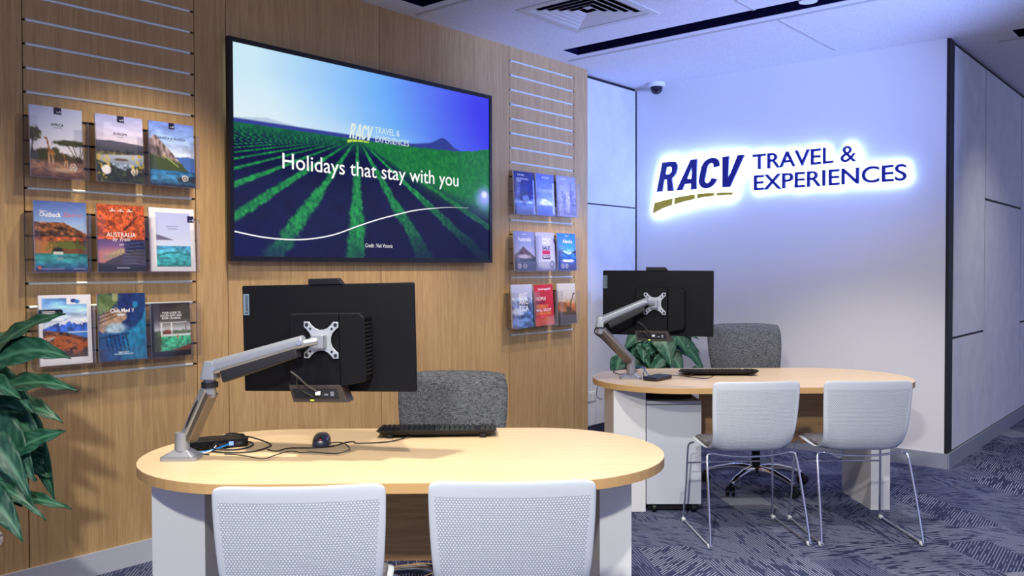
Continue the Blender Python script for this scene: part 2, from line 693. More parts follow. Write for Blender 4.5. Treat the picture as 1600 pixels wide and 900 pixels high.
TRIM = plain('ceiling_trim', rgb(188, 186, 184), .5)
trims = [((.06, 5.10, ZC - .006), (7.9, 5.122, ZC)), ((1.655, 5.122, ZC - .005), (1.672, 6.10, ZC)), ((1.63, 4.60, ZC - .005), (1.645, 4.838, ZC)),
         ((.05, 3.575, ZC - .006), (3.2, 3.595, ZC)), ((2.58, 6.60, ZC - .005), (7.5, 6.615, ZC))]
for k, (a, b) in enumerate(trims):
    struct(MB().box(a, b).build('trim_%d' % (k + 1), TRIM))

# oak wall: panels between joints, slat fields of 100 mm pitch
joints = [-3.0, .40, 1.402, 2.170, 2.340, 3.341, 4.506, 5.260, YW]
SLOT0 = 2.0998
mb = MB()
gap = .0022
T = .02
slat_fields = ((1.402, 2.170), (4.506, 5.260))
for a, b in zip(joints, joints[1:]):
    if (a, b) in slat_fields:
        zs = [.103]
        for k in range(-12, 8):
            zs += [SLOT0 + .1 * k - .005, SLOT0 + .1 * k + .005]
        zs.append(ZC)
        for z0, z1 in zip(zs[::2], zs[1::2]):
            mb.box((-T, a + gap, z0), (0, b - gap, z1))
    else:
        mb.box((-T, a + gap, .0), (0, b - (gap if b != YW else 0), ZC))
wall_left = struct(mb.build('wall_left', OAK))
MB().box((-.06, -3.0, 0), (-T, YW - .0005, ZC)).build('wall_backing', BLACK, wall_left)
RAIL = plain('slot_rail_insert', rgb(222, 232, 234), .32, .35)
for (a, b), ks in ((slat_fields[0], (7, 6, 5, 4, 3, 2, 1, 0, -4, -8, -9, -12)), (slat_fields[1], (7, 6, 5, 4, 3, 2, 1, 0, -4, -8, -12))):
    for k in ks:
        z = SLOT0 + .1 * k
        e = .012
        pts = [(-.012, z - .0045), (.001, z - .0062), (.005, z - .004), (.006, z + .001), (.003, z + .0062), (-.012, z + .0045)]
        m = MB()
        vs = [(x, a + e, zz) for x, zz in pts] + [(x, b - e - .012, zz) for x, zz in pts]
        n = len(pts)
        m.add(vs, [tuple(range(n)), tuple(reversed(range(n, 2 * n)))] + [(i, i + n, (i + 1) % n + n, (i + 1) % n) for i in range(n)])
        m.build('slot_rail', RAIL, wall_left)

# skirting of the oak wall
struct(MB().box((0, -3.0, 0), (.012, YW, .103)).build('baseboard_left', SKIRT))

# white alcove wall, back wall, hall wall
mb = MB()
for z0, z1 in ((.105, 1.874), (1.886, 2.872)):
    mb.box((XA - .02, 4.8, z0), (XA, YB - .012, z1))
wall_alcove = struct(mb.build('wall_alcove', FELT))
MB().box((XA - .06, 4.8, 0), (XA - .012, YB, ZC)).build('panel_joint', BLACK, wall_alcove)
struct(MB().box((XA - .012, 4.8, 0), (XA + .004, YB, .103)).build('baseboard_alcove', plain('dark_skirting', rgb(40, 44, 62), .6)))
wall_back = struct(MB().box((XA - .002, YB, 0), (XCOR - .02, YB + .12, ZC)).build('wall_back', WALLP))
MB().box((XA - .004, YB - .006, .1), (XA + .006, YB, ZC - .02)).build('corner_joint', BLACK, wall_back)
struct(MB().box((XA, YB - .012, 0), (XCOR + .004, YB, .103)).build('baseboard_back', SKIRT2))
mb = MB()
jy = [6.405, 7.335, 8.722, 9.8, 11.0, 12.5]
cuts = [.878, 1.885, .878, 1.885, .878]
for k, (a, b) in enumerate(zip(jy, jy[1:])):
    c = cuts[k]
    mb.box((XCOR - .02, a + .010, .112), (XCOR, b - .010, c - .009))
    mb.box((XCOR - .02, a + .010, c + .009), (XCOR, b - .010, ZC - .026))
wall_hall = struct(mb.build('wall_hall', FELT))
MB().box((XCOR - .1, YB + .001, .0), (XCOR - .008, 12.6, ZC)).build('panel_joint', BLACK, wall_hall)
MB().box((XCOR - .02, YB - .001, .104), (XCOR - .001, YB + .118, ZC)).build('corner_trim', BLACK, wall_hall)
struct(MB().box((XCOR - .01, YB, 0), (XCOR + .012, 12.6, .103)).build('baseboard_hall', SKIRT2))

# ------------------------------------------------------------------ desks
DA = rad(41.5)


def uv(u, v, z=0.0, a=DA):
    return (math.cos(a) * u - math.sin(a) * v, math.sin(a) * u + math.cos(a) * v, z)


def stadium(L, Wd, n=28):
    r = Wd / 2
    h = L / 2 - r
    pts = []
    for k in range(n + 1):
        a = -PI / 2 + PI * k / n
        pts.append((h + r * math.cos(a), r * math.sin(a)))
    for k in range(n + 1):
        a = PI / 2 + PI * k / n
        pts.append((-h + r * math.cos(a), r * math.sin(a)))
    return pts


def desk(loc, L, Wd, zt, legs, leg_y, mod, label):
    t = thing('desk', label, 'desk', (loc[0], loc[1], 0), DA, 'oval service desks')
    top = MB().prism(stadium(L, Wd), zt - .002, zt)
    top.build('tabletop', MAPLE, t)
    MB().prism(stadium(L + .0006, Wd + .0006), zt - .032, zt - .002).build('edge_band', MAPLE_EDGE, t, bevel=.0)
    for x0, x1 in legs:
        MB().box((x0, leg_y[0], 0), (x1, leg_y[1], zt - .033)).build('leg', WHITE_L, t, bevel=.0015)
    MB().box((mod[0], mod[1], .325), (mod[2], mod[1] + .018, zt - .033)).build('modesty_panel', MODESTY, t)
    return t


ZT = .718
d1u, d1v = 2.578, .421
D1 = desk(uv(d1u, d1v), 1.795, .885, ZT, ((1.784 - d1u, 1.954 - d1u), (3.23 - d1u, 3.334 - d1u)), (.2 - d1v, .60 - d1v),
          (1.95 - d1u, .45 - d1v, 3.235 - d1u), 'pale maple oval desk nearest the oak wall screen, two white chairs tucked before it')
d2u, d2v = 4.385, 2.432
D2 = desk(uv(d2u, d2v), 1.85, .915, ZT + .002, ((3.545 - d2u, 3.725 - d2u), (4.992 - d2u, 5.1 - d2u)), (2.18 - d2v, 2.585 - d2v),
          (4.09 - d2u, 2.45 - d2v, 4.995 - d2u), 'pale maple oval desk under the glowing wall sign with a white drawer pedestal beneath')


# ------------------------------------------------------------------ white sled chairs
def shell_profile():
    # (y, z) from top of the back down to the seat front; chair faces +y
    return [(-.192, .806), (-.186, .765), (-.176, .70), (-.164, .63), (-.150, .56), (-.136, .505), (-.115, .465), (-.080, .443),
            (-.030, .440), (.05, .446), (.13, .453), (.19, .456), (.225, .450), (.24, .440)]


def shell_halfw(i, n):
    tab = [.2215, .2215, .2205, .217, .212, .208, .204, .204, .208, .216, .222, .222, .212, .19]
    return tab[i]


def make_chair(label, loc, rz, group):
    t = thing('sled_chair', label, 'chair', loc, rz, group)
    prof = shell_profile()
    nx = 16
    bm = bmesh.new()
    rows = []
    for i, (y, z) in enumerate(prof):
        hw = shell_halfw(i, len(prof))
        row = []
        for k in range(nx + 1):
            q = -1 + 2 * k / nx
            x = q * hw
            yy, zz = y, z
            if i <= 6:
                yy += .028 * q * q * (1 - i / 9)
                if i == 0:
                    zz -= .010 * max(0, (abs(q) - .86) / .14) ** 2
            else:
                zz += .006 * q * q
            if 5 <= i <= 7:
                # rounded lower corners
                zz += .030 * max(0, abs(q) - .55) ** 2 / .2
            row.append(bm.verts.new((x, yy, zz)))
        rows.append(row)
    for a, b in zip(rows, rows[1:]):
        for k in range(nx):
            bm.faces.new((a[k], b[k], b[k + 1], a[k + 1]))
    for f in bm.faces:
        f.smooth = True
    me = bpy.data.meshes.new('shell')
    bm.to_mesh(me)
    bm.free()
    me.materials.append(PERF)
    sh = bpy.data.objects.new('shell', me)
    COL.objects.link(sh)
    sh.parent = t
    so = sh.modifiers.new('solid', 'SOLIDIFY')
    so.thickness = .009
    so.offset = 0
    sb = sh.modifiers.new('sub', 'SUBSURF')
    sb.levels = sb.render_levels = 2
    # seat pad
    pad = MB().prism(rrect(.405, .315, .05, 5, 0, .07), .4535, .474)
    pad.build('seat_pad', SEATFAB, t, bevel=.009, seg=3)
    # sled frame: one bent rod per side and two cross rods
    r = .0058
    fr = MB()
    for s in (-1, 1):
        p = [(s * .195, -.085, .434), (s * .218, -.092, .430), (s * .229, -.105, .405), (s * .240, -.17, .2), (s * .248, -.218, .03), (s * .248, -.218, .012),
             (s * .248, -.19, .009), (s * .248, 0, .009), (s * .248, .235, .009), (s * .248, .256, .014), (s * .246, .255, .04), (s * .238, .235, .2),
             (s * .232, .222, .39), (s * .226, .212, .425), (s * .205, .20, .434)]
        fr.tube(p, r, 8, 4)
    fr.tube([(-.197, -.085, .434), (-.1, -.088, .420), (0, -.09, .416), (.1, -.088, .420), (.197, -.085, .434)], r, 8, 4)
    fr.tube([(-.235, .228, .32), (.235, .228, .32)], r * .8, 8)
    fr.build('sled_frame', CHROME, t, smooth=True)
    for s in (-1, 1):
        for y in (-.208, .246):
            MB().box((s * .248 - .010, y - .014, 0), (s * .248 + .010, y + .014, .020)).build('glide', SHELLM, t, bevel=.006)
    return t


g1 = 'white sled chairs in front of the desk nearest the oak wall'
CH = [make_chair('white perforated chair at the front desk, on the monitor arm side, under the black monitor', uv(2.380, -.206), DA + rad(3.5), g1)]
for (u, v, da, lab) in ((2.935, -.172, .8, 'white perforated chair at the front desk, on the keyboard side, nearest the white pedestal'),
                        (4.160, 1.768, 3.5, 'white perforated chair at the far desk, standing before the white drawer pedestal'),
                        (4.725, 1.772, -.3, 'white perforated chair at the far desk, standing nearest the hallway panels')):
    c = copy_tree(CH[0])
    c.location = uv(u, v)
    c.rotation_euler = (0, 0, DA + rad(da))
    c['label'] = lab
    if v > 1:
        c['group'] = 'white sled chairs in front of the far desk'
    CH.append(c)


# ------------------------------------------------------------------ grey task chairs
def task_chair(label, loc, rz, dz):
    t = thing('task_chair', label, 'chair', loc, rz, 'grey task chairs behind the desks')
    # five-star base
    st = MB()
    for k in range(5):
        a = rad(-92.9 - 41.5 + 72 * k) - (rz - DA)
        d = Vector((math.cos(a), math.sin(a), 0))
        st.tube([d * .03 + Vector((0, 0, .105)), d * .12 + Vector((0, 0, .112)), d * .22 + Vector((0, 0, .095)), d * .305 + Vector((0, 0, .072))], [.027, .024, .02, .015], 10, 3)
    st.lathe([(.0, .07), (.035, .07), (.036, .13), (.0, .135)], 18)
    sb = st.build('star_base', CHROME, t, smooth=True)
    for k in range(5):
        a = rad(-92.9 - 41.5 + 72 * k) - (rz - DA)
        d = Vector((math.cos(a), math.sin(a), 0)) * .315
        n = Vector((-math.sin(a + .5), math.cos(a + .5), 0))
        c = MB()
        for s in (-1, 1):
            m = frame_of(d + n * (s * .008) + Vector((0, 0, .0285)), d + n * (s * .027) + Vector((0, 0, .0285)))
            c.lathe([(.0, 0), (.026, 0), (.028, .004), (.028, .015), (.024, .019), (0, .019)], 16, m)
        c.lathe([(0, .03), (.010, .03), (.010, .07), (0, .07)], 10, Matrix.Translation(d))
        c.box((d.x - .012, d.y - .012, .03), (d.x + .012, d.y + .012, .056))
        c.build('caster', BLACKP, t)
    MB().lathe([(0, .12), (.026, .12), (.026, .26), (.017, .262), (.017, .42 + dz), (0, .42 + dz)], 16).build('gas_column', BLACKM, t, smooth=False)
    MB().box((-.10, -.13, .41 + dz), (.10, .15, .445 + dz)).build('tilt_mechanism', BLACKP, t, bevel=.01)
    s = MB().prism(rrect(.49, .47, .09, 6, 0, -.02), .446 + dz, .515 + dz)
    s.build('seat', GREYFAB, t, bevel=.025, seg=4)
    # backrest, leaning back; chair faces -y, back at +y
    nx, nz = 16, 18
    rows = []
    vs, fs = [], []
    for side in (0, 1):
        for j in range(nz + 1):
            tz = j / nz
            z = .555 + dz + .425 * tz
            hw = .196 + .044 * math.sin(min(1, tz * 1.25) * PI / 2) - .016 * max(0, (tz - .8) / .2) ** 2
            for i in range(nx + 1):
                q = -1 + 2 * i / nx
                y = .245 + .075 * tz - .045 * q * q
                edge = max(abs(q) ** 6, abs(2 * tz - 1) ** 10)
                th = .030 * (1 - .75 * edge)
                zz = z - .012 * (abs(q) ** 5) * (tz ** 6)
                vs.append((q * hw, y + (th if side else -th), zz))
    N = (nx + 1) * (nz + 1)
    idx = lambda sd, j, i: sd * N + j * (nx + 1) + i
    for j in range(nz):
        for i in range(nx):
            fs.append((idx(0, j, i), idx(0, j, i + 1), idx(0, j + 1, i + 1), idx(0, j + 1, i)))
            fs.append((idx(1, j, i), idx(1, j + 1, i), idx(1, j + 1, i + 1), idx(1, j, i + 1)))
    for i in range(nx):
        fs.append((idx(0, 0, i), idx(1, 0, i), idx(1, 0, i + 1), idx(0, 0, i + 1)))
        fs.append((idx(0, nz, i), idx(0, nz, i + 1), idx(1, nz, i + 1), idx(1, nz, i)))
    for j in range(nz):
        fs.append((idx(0, j, 0), idx(0, j + 1, 0), idx(1, j + 1, 0), idx(1, j, 0)))
        fs.append((idx(0, j, nx), idx(1, j, nx), idx(1, j + 1, nx), idx(0, j + 1, nx)))
    m = MB()
    m.add(vs, fs)
    m.build('backrest', GREYFAB, t, smooth=True)
    MB().tube([(0, .08, .425 + dz), (0, .20, .425 + dz), (0, .27, .46 + dz), (0, .285, .55 + dz), (0, .30, .66 + dz)], [.022] * 5, 10, 4).build('back_stem', BLACKP, t, smooth=True)
    return t


task_chair('grey woven fabric task chair behind the front desk, against the oak wall', uv(2.705, .925), DA, -.075)
task_chair('grey woven fabric task chair behind the far desk, on a chrome star base', uv(4.509, 2.727), DA, .018)

# ------------------------------------------------------------------ monitors on arms
TAGM = plain('silver_tag', rgb(120, 140, 150), .4, .3)
LED = emit('green_led', rgb(220, 255, 60), 2.5)


def monitor(label, loc, rz, roll, bright):
    """origin under the back face at the lower edge; x right, y toward the screen, z up"""
    t = thing('monitor', label, 'monitor', loc, rz, 'black monitors on desk arms')
    t.rotation_euler = (0, roll, rz)
    w, h = .612, .360
    MB().prism(rrect(w, h, .006, 3, 0, h / 2), 0, -.016, XZ).build('rear_cover', BLACKM, t, bevel=.003)
    MB().box((-w / 2 + .004, .0162, .004), (w / 2 - .004, .0185, h - .004)).build('screen', plain('screen_black', rgb(8, 8, 10), .15), t)
    # camera bump on the top edge
    MB().prism([(-.062, h - .002), (.062, h - .002), (.045, h + .019), (-.062, h + .019)], .004, -.020, XZ).build('webcam', BLACKP, t, bevel=.002)
    # chassis behind the panel
    zc = h / 2
    bx = MB()
    bx.prism([(-.108, zc - .155), (.066, zc - .155), (.066, zc + .085), (-.108, zc + .085)], .058, -.002, XZ)
    bx.build('chassis', BLACKM, t, bevel=.004)
    sd = MB()
    sd.prism([(.068, zc - .155), (.150, zc - .140), (.158, zc - .13), (.158, zc + .068), (.140, zc + .085), (.068, zc + .085)], .064, -.002, XZ)
    sd.build('side_module', BLACKM, t, bevel=.004)
    vt = MB()
    for k in range(14):
        z = zc - .118 + k * .0128
        vt.box((.1575, -.060, z), (.1592, -.008, z + .006))
    vt.build('vent_slots', plain('slot_black', rgb(5, 5, 7), .9), t)
    # port housing hanging below
    bxo = MB()
    a, b, c, d = (-.115, zc - .150), (.070, zc - .150), (.092, zc - .207), (-.098, zc - .207)
    ph = MB()
    ph.prism([d, c, b, a], .062, .006, XZ)
    pho = ph.build('port_housing', plain('bronze_black', rgb(58, 50, 44), .5), t, bevel=.002)
    MB().prism([(-.090, zc - .194), (.064, zc - .194), (.054, zc - .162), (-.101, zc - .162)], .0635, .058, XZ).build('port_bay', BLACK, pho)
    pt = MB()
    pt.box((.034, -.0655, zc - .186), (.046, -.0632, zc - .171))
    pt.box((.012, -.0655, zc - .184), (.026, -.0632, zc - .178))
    pt.build('port', plain('port_metal', rgb(150, 150, 155), .4, .6), pho)
    MB().box((-.016, -.072, zc - .182), (.000, -.062, zc - .170)).build('plug', plain('plug_white', rgb(220, 220, 225), .4), pho)
    MB().box((-.037, -.0645, zc - .2015), (-.025, -.0618, zc - .1985)).build('status_light', LED, pho)
    # tag with vertical lettering
    MB().box((-.302, -.0012, h - .100), (-.280, .001, h - .028)).build('tag', TAGM, t)
    lt = MB()
    mt = Matrix.Translation((-.2835, -.0018, h - .094)) @ XZ @ Matrix.Rotation(PI / 2, 4, 'Z')
    text_box(lt, 'Lenovo', 0, .060, 0, .0135, mt, offset=.01)
    lt.build('lettering', INKD, t)
    # cable from the plug up towards the arm
    MB().tube([(-.008, -.068, zc - .172), (-.035, -.085, zc - .15), (-.06, -.10, zc - .12), (-.085, -.105, zc - .10)], .0032, 7, 5).build('cable', plain('cable_grey', rgb(70, 66, 62), .5), t, smooth=True)
    MB().tube([(-.02, -.068, zc - .19), (-.06, -.08, zc - .165), (-.068, -.095, zc - .14), (-.065, -.10, zc - .12)], .0028, 7, 5).build('cable', CABLE, t, smooth=True)
    return t


monitor('black monitor back over the front desk, framed by the oak wall', (1.5445, 1.7765, .946), rad(29.2), rad(-1.2), 1)
monitor('black monitor back over the far desk, in front of the leafy plant', (1.4, 4.127, .987), rad(22.2), rad(.3), 0)


def arm(label, base, post, low, elb, end, vesa, ma, brz, scale=1.0):
    """desk-clamped gas-spring arm, points in world space; ma = direction of the monitor's width"""
    t = thing('monitor_mount', label, 'monitor mount', base, 0, 'grey monitor arms clamped to the desks')
    B = Vector(base)
    L = lambda p: Vector(p) - B
    post, low, elb, end, vesa = map(L, (post, low, elb, end, vesa))
    rz = Matrix.Rotation(brz, 4, 'Z')
    f = MB()
    f.prism(rrect(.122, .085, .014), 0, .012, rz)
    f.prism(rrect(.112, .080, .014), .013, .034, rz, [(x * .42 + .004, y * .5) for x, y in rrect(.112, .080, .014)])
    f.build('base_clamp', ARMG, t, bevel=.003)
    MB().lathe([(0, 0), (.0255, 0), (.0225, (post.z - .022)), (0, post.z - .022)], 20, Matrix.Translation((.004, 0, .03))).build('post', ARMG, t, smooth=False)
    # lower arm: silver shell over a dark channel
    m = frame_of(post, low, (0, 0, 1))
    Lg = (low - post).length
    sh = MB()
    sh.prism(rrect(.050, .032, .011, 4, 0, .010), -.02, Lg + .008, m)
    sh.build('lower_arm', ARMG, t, bevel=.003)
    MB().prism(rrect(.040, .024, .006, 4, 0, -.012), -.012, Lg, m).build('lower_channel', plain('arm_bronze_grey', rgb(120, 110, 96), .4, .5), t)  # open channel in its own bronze-grey
    # joint collar and elbow
    MB().lathe([(0, -.02), (.020, -.02), (.020, (elb - low).z - .018), (0, (elb - low).z - .018)], 20, Matrix.Translation(low)).build('elbow_pin', ARMG, t)
    MB().lathe([(0, 0), (.027, 0), (.027, .017), (0, .017)], 20, Matrix.Translation(low + Vector((0, 0, .012)))).build('cable_strap', ARMD, t)
    d2 = (end - elb)
    d2h = Vector((d2.x, d2.y, 0)).normalized()
    ang = math.atan2(d2h.y, d2h.x)
    em = Matrix.Translation(elb) @ Matrix.Rotation(ang, 4, 'Z')
    e = MB()
    e.prism([(-.026, -.024), (-.010, -.028), (.024, -.026), (.024, .026), (-.010, .028), (-.026, .024)], -.030, .031, em, [(-.014, -.018), (-.006, -.022), (.022, -.024), (.022, .024), (-.006, .022), (-.014, .018)])
    e.build('elbow', ARMG, t, bevel=.004)
    # upper arm
    st = elb + d2h * .022 + Vector((0, 0, .002))
    m = frame_of(st, end, (0, 0, 1))
    Lg = (end - st).length
    up = MB()
    sec = rrect(.046, .048, .016, 5, 0, .010)
    sec2 = rrect(.042, .040, .015, 5, 0, .006)
    up.prism(sec, -.016, Lg + .010, m, sec2)
    up.build('upper_arm', ARMG, t, bevel=.004)
    lw = MB()
    lw.prism([(x, y) for x, y in rrect(.040, .042, .008, 4, 0, -.028)], .018, Lg - .02, m, [(x * .95, y * .72 - .004) for x, y in rrect(.040, .042, .008, 4, 0, -.028)])
    lw.build('spring_cover', ARMD, t, bevel=.003)
    for q, s in ((st, .0), (end, .0)):
        pv = MB()
        mm = frame_of(q + m.to_3x3() @ Vector((-.025, .006, 0)), q + m.to_3x3() @ Vector((.025, .006, 0)))
        pv.lathe([(0, 0), (.0085, 0), (.0085, .05), (0, .05)], 16, mm)
        pv.build('pivot_screw', plain('pivot_metal', rgb(205, 208, 214), .25, .8), t)
    # tilt head
    back = Vector((math.sin(ma), -math.cos(ma), 0))
    wx = Vector((math.cos(ma), math.sin(ma), 0))
    hd = MB()
    hd.tube([end, end + (vesa + back * .03 - end) * .55, vesa + back * .028], .012, 12)
    mh = Matrix((wx, back * -1, Vector((0, 0, 1)))).transposed().to_4x4()
    mh.translation = vesa
    hd.box((-.022, -.034, -.026), (.020, -.004, .020), mh)
    hd.box((-.030, -.026, -.016), (-.018, -.010, .012), mh)
    hd.build('tilt_head', ARMG, t, bevel=.004)
    # X-shaped mounting plate
    k = .050
    out = []
    for a0 in range(4):
        a = PI / 2 * a0
        ca, sa = math.cos(a), math.sin(a)
        q = [(.048, .060), (.060, .048)] if False else [(.060, .042), (.060, .060), (.042, .060)]
        loc = q + [(.034, .050), (.022, .0395), (.008, .034), (-.008, .034), (-.022, .0395), (-.034, .050)]
        out += [(ca * x - sa * y, sa * x + ca * y) for x, y in loc]
    MB().prism(out, .004, .0005, mh @ XZ).build('mounting_plate', plain('plate_silver', rgb(190, 196, 200), .35, .5), t, bevel=.0008)
    for sx in (-1, 1):
        for sz in (-1, 1):
            for q, r in ((.050, .0058), (.0375, .0038)):
                MB().lathe([(0, 0), (r, 0), (r, .002), (0, .002)], 12, mh @ Matrix.Translation((sx * q, -.004, sz * q)) @ Matrix.Rotation(PI / 2, 4, 'X')).build('bolt', BLACK, t)
    # cable run hugging the arm
    cb = MB()
    cb.tube([low + Vector((-.018, -.012, .02)), low + Vector((-.026, -.014, -.015)), (low * .8 + post * .2) + Vector((-.012, -.028, -.01)), (low * .4 + post * .6) + Vector((-.01, -.03, -.01)),
             post + Vector((-.020, -.014, -.01)), post + Vector((-.022, -.012, -.04)), Vector((-.03, .03, .02)), Vector((-.035, .05, .006))], .0034, 7, 5)
    cb.build('cable', CABLE, t, smooth=True)
    return t


VE1 = (1.5795, 1.722, 1.124)
VE2 = (1.4264, 4.062, 1.166)
arm('silver monitor arm clamped to the front desk beside the black dock', (1.156, 1.462, ZT), (1.176, 1.484, .800), (1.278, 1.497, 0.955), (1.291, 1.491, 1.025), (1.56, 1.66, 1.115), VE1, rad(29.2), rad(41.5))
arm('silver monitor arm clamped to the far desk in front of the plant', (1.176, 4.208, ZT + .002), (1.174, 4.208, .826), (1.199, 3.87, 1.022), (1.197, 3.868, 1.068), (1.414, 3.994, 1.174), VE2, rad(22.2), rad(41.5))


# ------------------------------------------------------------------ keyboards, mouse, docks
def keyboard(label, loc, rz, cable):
    t = thing('keyboard', label, 'keyboard', loc, rz, 'black keyboards')
    # seen from its rear edge; rear edge at y=0 raised on feet, front towards +y
    w, d = .455, .165
    bd = MB()
    zr, zf = .030, .018
    vs = [(-w / 2 + .028, .010, .012), (w / 2 - .028, .010, .012), (w / 2 - .010, d, .004), (-w / 2 + .010, d, .004),
          (-w / 2, 0, zr), (w / 2, 0, zr), (w / 2, d, zf), (-w / 2, d, zf)]
    bd.add(vs, [(0, 3, 2, 1), (4, 5, 6, 7), (0, 1, 5, 4), (1, 2, 6, 5), (2, 3, 7, 6), (3, 0, 4, 7)])
    bd.build('body', BLACKP, t, bevel=.002)
    ks = MB()
    slope = (zf - zr) / d
    for r in range(6):
        y = .010 + r * .0243 + (.004 if r else 0)
        x = -w / 2 + .010
        while x < w / 2 - .020:
            if not (abs(x - .080) < .006 or abs(x - .148) < .006):
                z = zr + slope * y
                ks.add([(x, y, z), (x + .0165, y, z), (x + .0165, y + .019, z - .001), (x, y + .019, z - .001),
                        (x + .002, y + .002, z + .0085), (x + .0145, y + .002, z + .0085), (x + .0145, y + .016, z + .007), (x + .002, y + .016, z + .007)],
                       [(4, 5, 6, 7), (0, 1, 5, 4), (1, 2, 6, 5), (2, 3, 7, 6), (3, 0, 4, 7)])
            x += .0192
    ks.build('keys', BLACKP, t)
    for s in (-1, 1):
        MB().box((s * .175 - .012, .004, 0), (s * .175 + .012, .022, .014)).build('foot', BLACKP, t, bevel=.002)
    MB().box((-w / 2 + .03, d - .02, 0), (w / 2 - .03, d - .005, .005)).build('front_pad', BLACKP, t)
    if cable:
        inv = (Matrix.Translation(loc) @ Matrix.Rotation(rz, 4, 'Z')).inverted()
        MB().tube([inv @ Vector(p) for p in cable], .0022, 7, 6).build('cable', CABLE, t, smooth=True)
    return t


zc_ = ZT + .003
k1 = [(1.462, 2.370), (1.472, 2.27), (1.487, 2.106), (1.421, 2.002), (1.385, 2.011), (1.375, 1.985), (1.390, 1.905), (1.358, 1.845), (1.299, 1.788), (1.309, 1.733), (1.262, 1.726)]
k1 = [(x, y, zc_ + (.018 if i == 0 else .008 if i == 1 else 0)) for i, (x, y) in enumerate(k1)]
keyboard('black keyboard on the front desk, its rear edge facing the white chairs', uv(2.668, .655, ZT), DA + rad(1.2), k1)
k2 = [(x, y, ZT + .005) for x, y in ((1.484, 4.83), (1.466, 4.689), (1.515, 4.536), (1.49, 4.469), (1.374, 4.496), (1.29, 4.496), (1.24, 4.44))]
k2[0] = (1.484, 4.83, ZT + .018)
keyboard('black keyboard on the far desk in front of the grey task chair', uv(4.225, 2.475, ZT + .002), DA - rad(2), k2)

# mouse
t = thing('computer_mouse', 'black wired mouse with a glowing red dot on the front desk', 'mouse', uv(2.258, .556, ZT), DA + rad(6))
nx, ny = 14, 14
vs, fs = [], []
for j in range(ny + 1):
    a = PI * j / ny
    y = -.055 * math.cos(a)
    r = math.sin(a) ** .38
    for i in range(nx + 1):
        b = PI * i / nx
        vs.append((-.033 * r * math.copysign(abs(math.cos(b)) ** .7, math.cos(b)), y, .002 + .038 * r * math.sin(b) ** .8 * (1.0 + .12 * y / .055)))
for j in range(ny):
    for i in range(nx):
        q = j * (nx + 1) + i
        fs.append((q, q + 1, q + nx + 2, q + nx + 1))
m_ = MB()
m_.add(vs, fs)
m_.prism(rrect(.06, .10, .028), 0, .003)
m_.build('body', plain('mouse_navy', rgb(48, 52, 68), .28), t, smooth=True)
MB().box((-.004, -.050, .020), (.004, -.020, .0385)).build('scroll_wheel', BLACKP, t, bevel=.003)
MB().lathe([(0, 0), (.0026, 0), (.0022, .0012), (0, .0015)], 12, Matrix.Translation((0, -.0505, .0265)) @ Matrix.Rotation(PI / 2 - .4, 4, 'X')).build('wheel_light', emit('red_led', rgb(255, 80, 80), 1.2), t)
inv = (Matrix.Translation(t.location) @ Matrix.Rotation(DA + rad(6), 4, 'Z')).inverted()
pts = [(1.336, 1.888), (1.353, 1.893), (1.382, 1.949), (1.462, 1.924), (1.515, 1.879), (1.521, 1.819), (1.439, 1.784), (1.422, 1.754), (1.371, 1.747), (1.381, 1.684), (1.404, 1.615), (1.326, 1.603), (1.269, 1.59), (1.240, 1.571)]
MB().tube([inv @ Vector((x, y, zc_ + (.010 if i == 0 else .0062))) for i, (x, y) in enumerate(pts)], .0019, 7, 6).build('cable', CABLE, t, smooth=True)

# dock on the front desk
_a = math.atan2(1.706 - 1.551, 1.148 - 1.09)
t = thing('docking_station', 'long black docking box with blue light behind the front monitor arm', 'dock', (1.088, 1.560, ZT), _a)
MB().box((-.045, .0, .003), (.172, .090, .034)).build('case', BLACKP, t, bevel=.003)
MB().box((-.02, .01, 0), (.15, .08, .004)).build('rubber_pad', BLACK, t)
pt = MB()
for x0, x1, z0, z1 in ((.128, .150, .011, .021), (.070, .096, .011, .02), (.045, .062, .012, .02)):
    pt.box((x0, -.0012, z0), (x1, .001, z1))
pt.build('port', plain('port_dark', rgb(70, 72, 82), .4, .5), t)
MB().box((.104, -.0016, .010), (.120, .001, .024)).build('status_light', emit('blue_led', rgb(120, 150, 255), 2.2), t)
for k, (col, p) in enumerate(((plain('cable_blue', rgb(30, 120, 190), .45), [(.10, -.001, .014), (.07, -.03, .012), (.035, -.045, .008), (0, -.05, .006), (-.03, -.035, .006)]),
                              (plain('cable_white', rgb(220, 220, 225), .45), [(.06, -.001, .014), (.045, -.035, .01), (.02, -.06, .006), (-.01, -.065, .005)]),
                              (CABLE, [(.03, -.001, .016), (.05, -.05, .012), (.10, -.055, .005), (.15, -.045, .004), (.19, .005, .004), (.19, .06, .004), (.165, .075, .006)]),
                              (CABLE, [(.165, .05, .03), (.20, .05, .02), (.245, .005, .004), (.235, -.055, .004), (.165, -.115, .004), (.08, -.09, .004), (.02, -.03, .006)]),
                              (CABLE, [(.045, -.002, .016), (.075, -.03, .045), (.10, .0, .052), (.13, .03, .046), (.165, .045, .034), (.182, .05, .02)]),
                              (CABLE, [(0, 0, .02), (-.03, -.05, .012), (.0, -.08, .006), (.02, -.10, .005)]))):
    MB().tube(p, .0026 if k else .0034, 7, 6).build('cable', col, t, smooth=True)

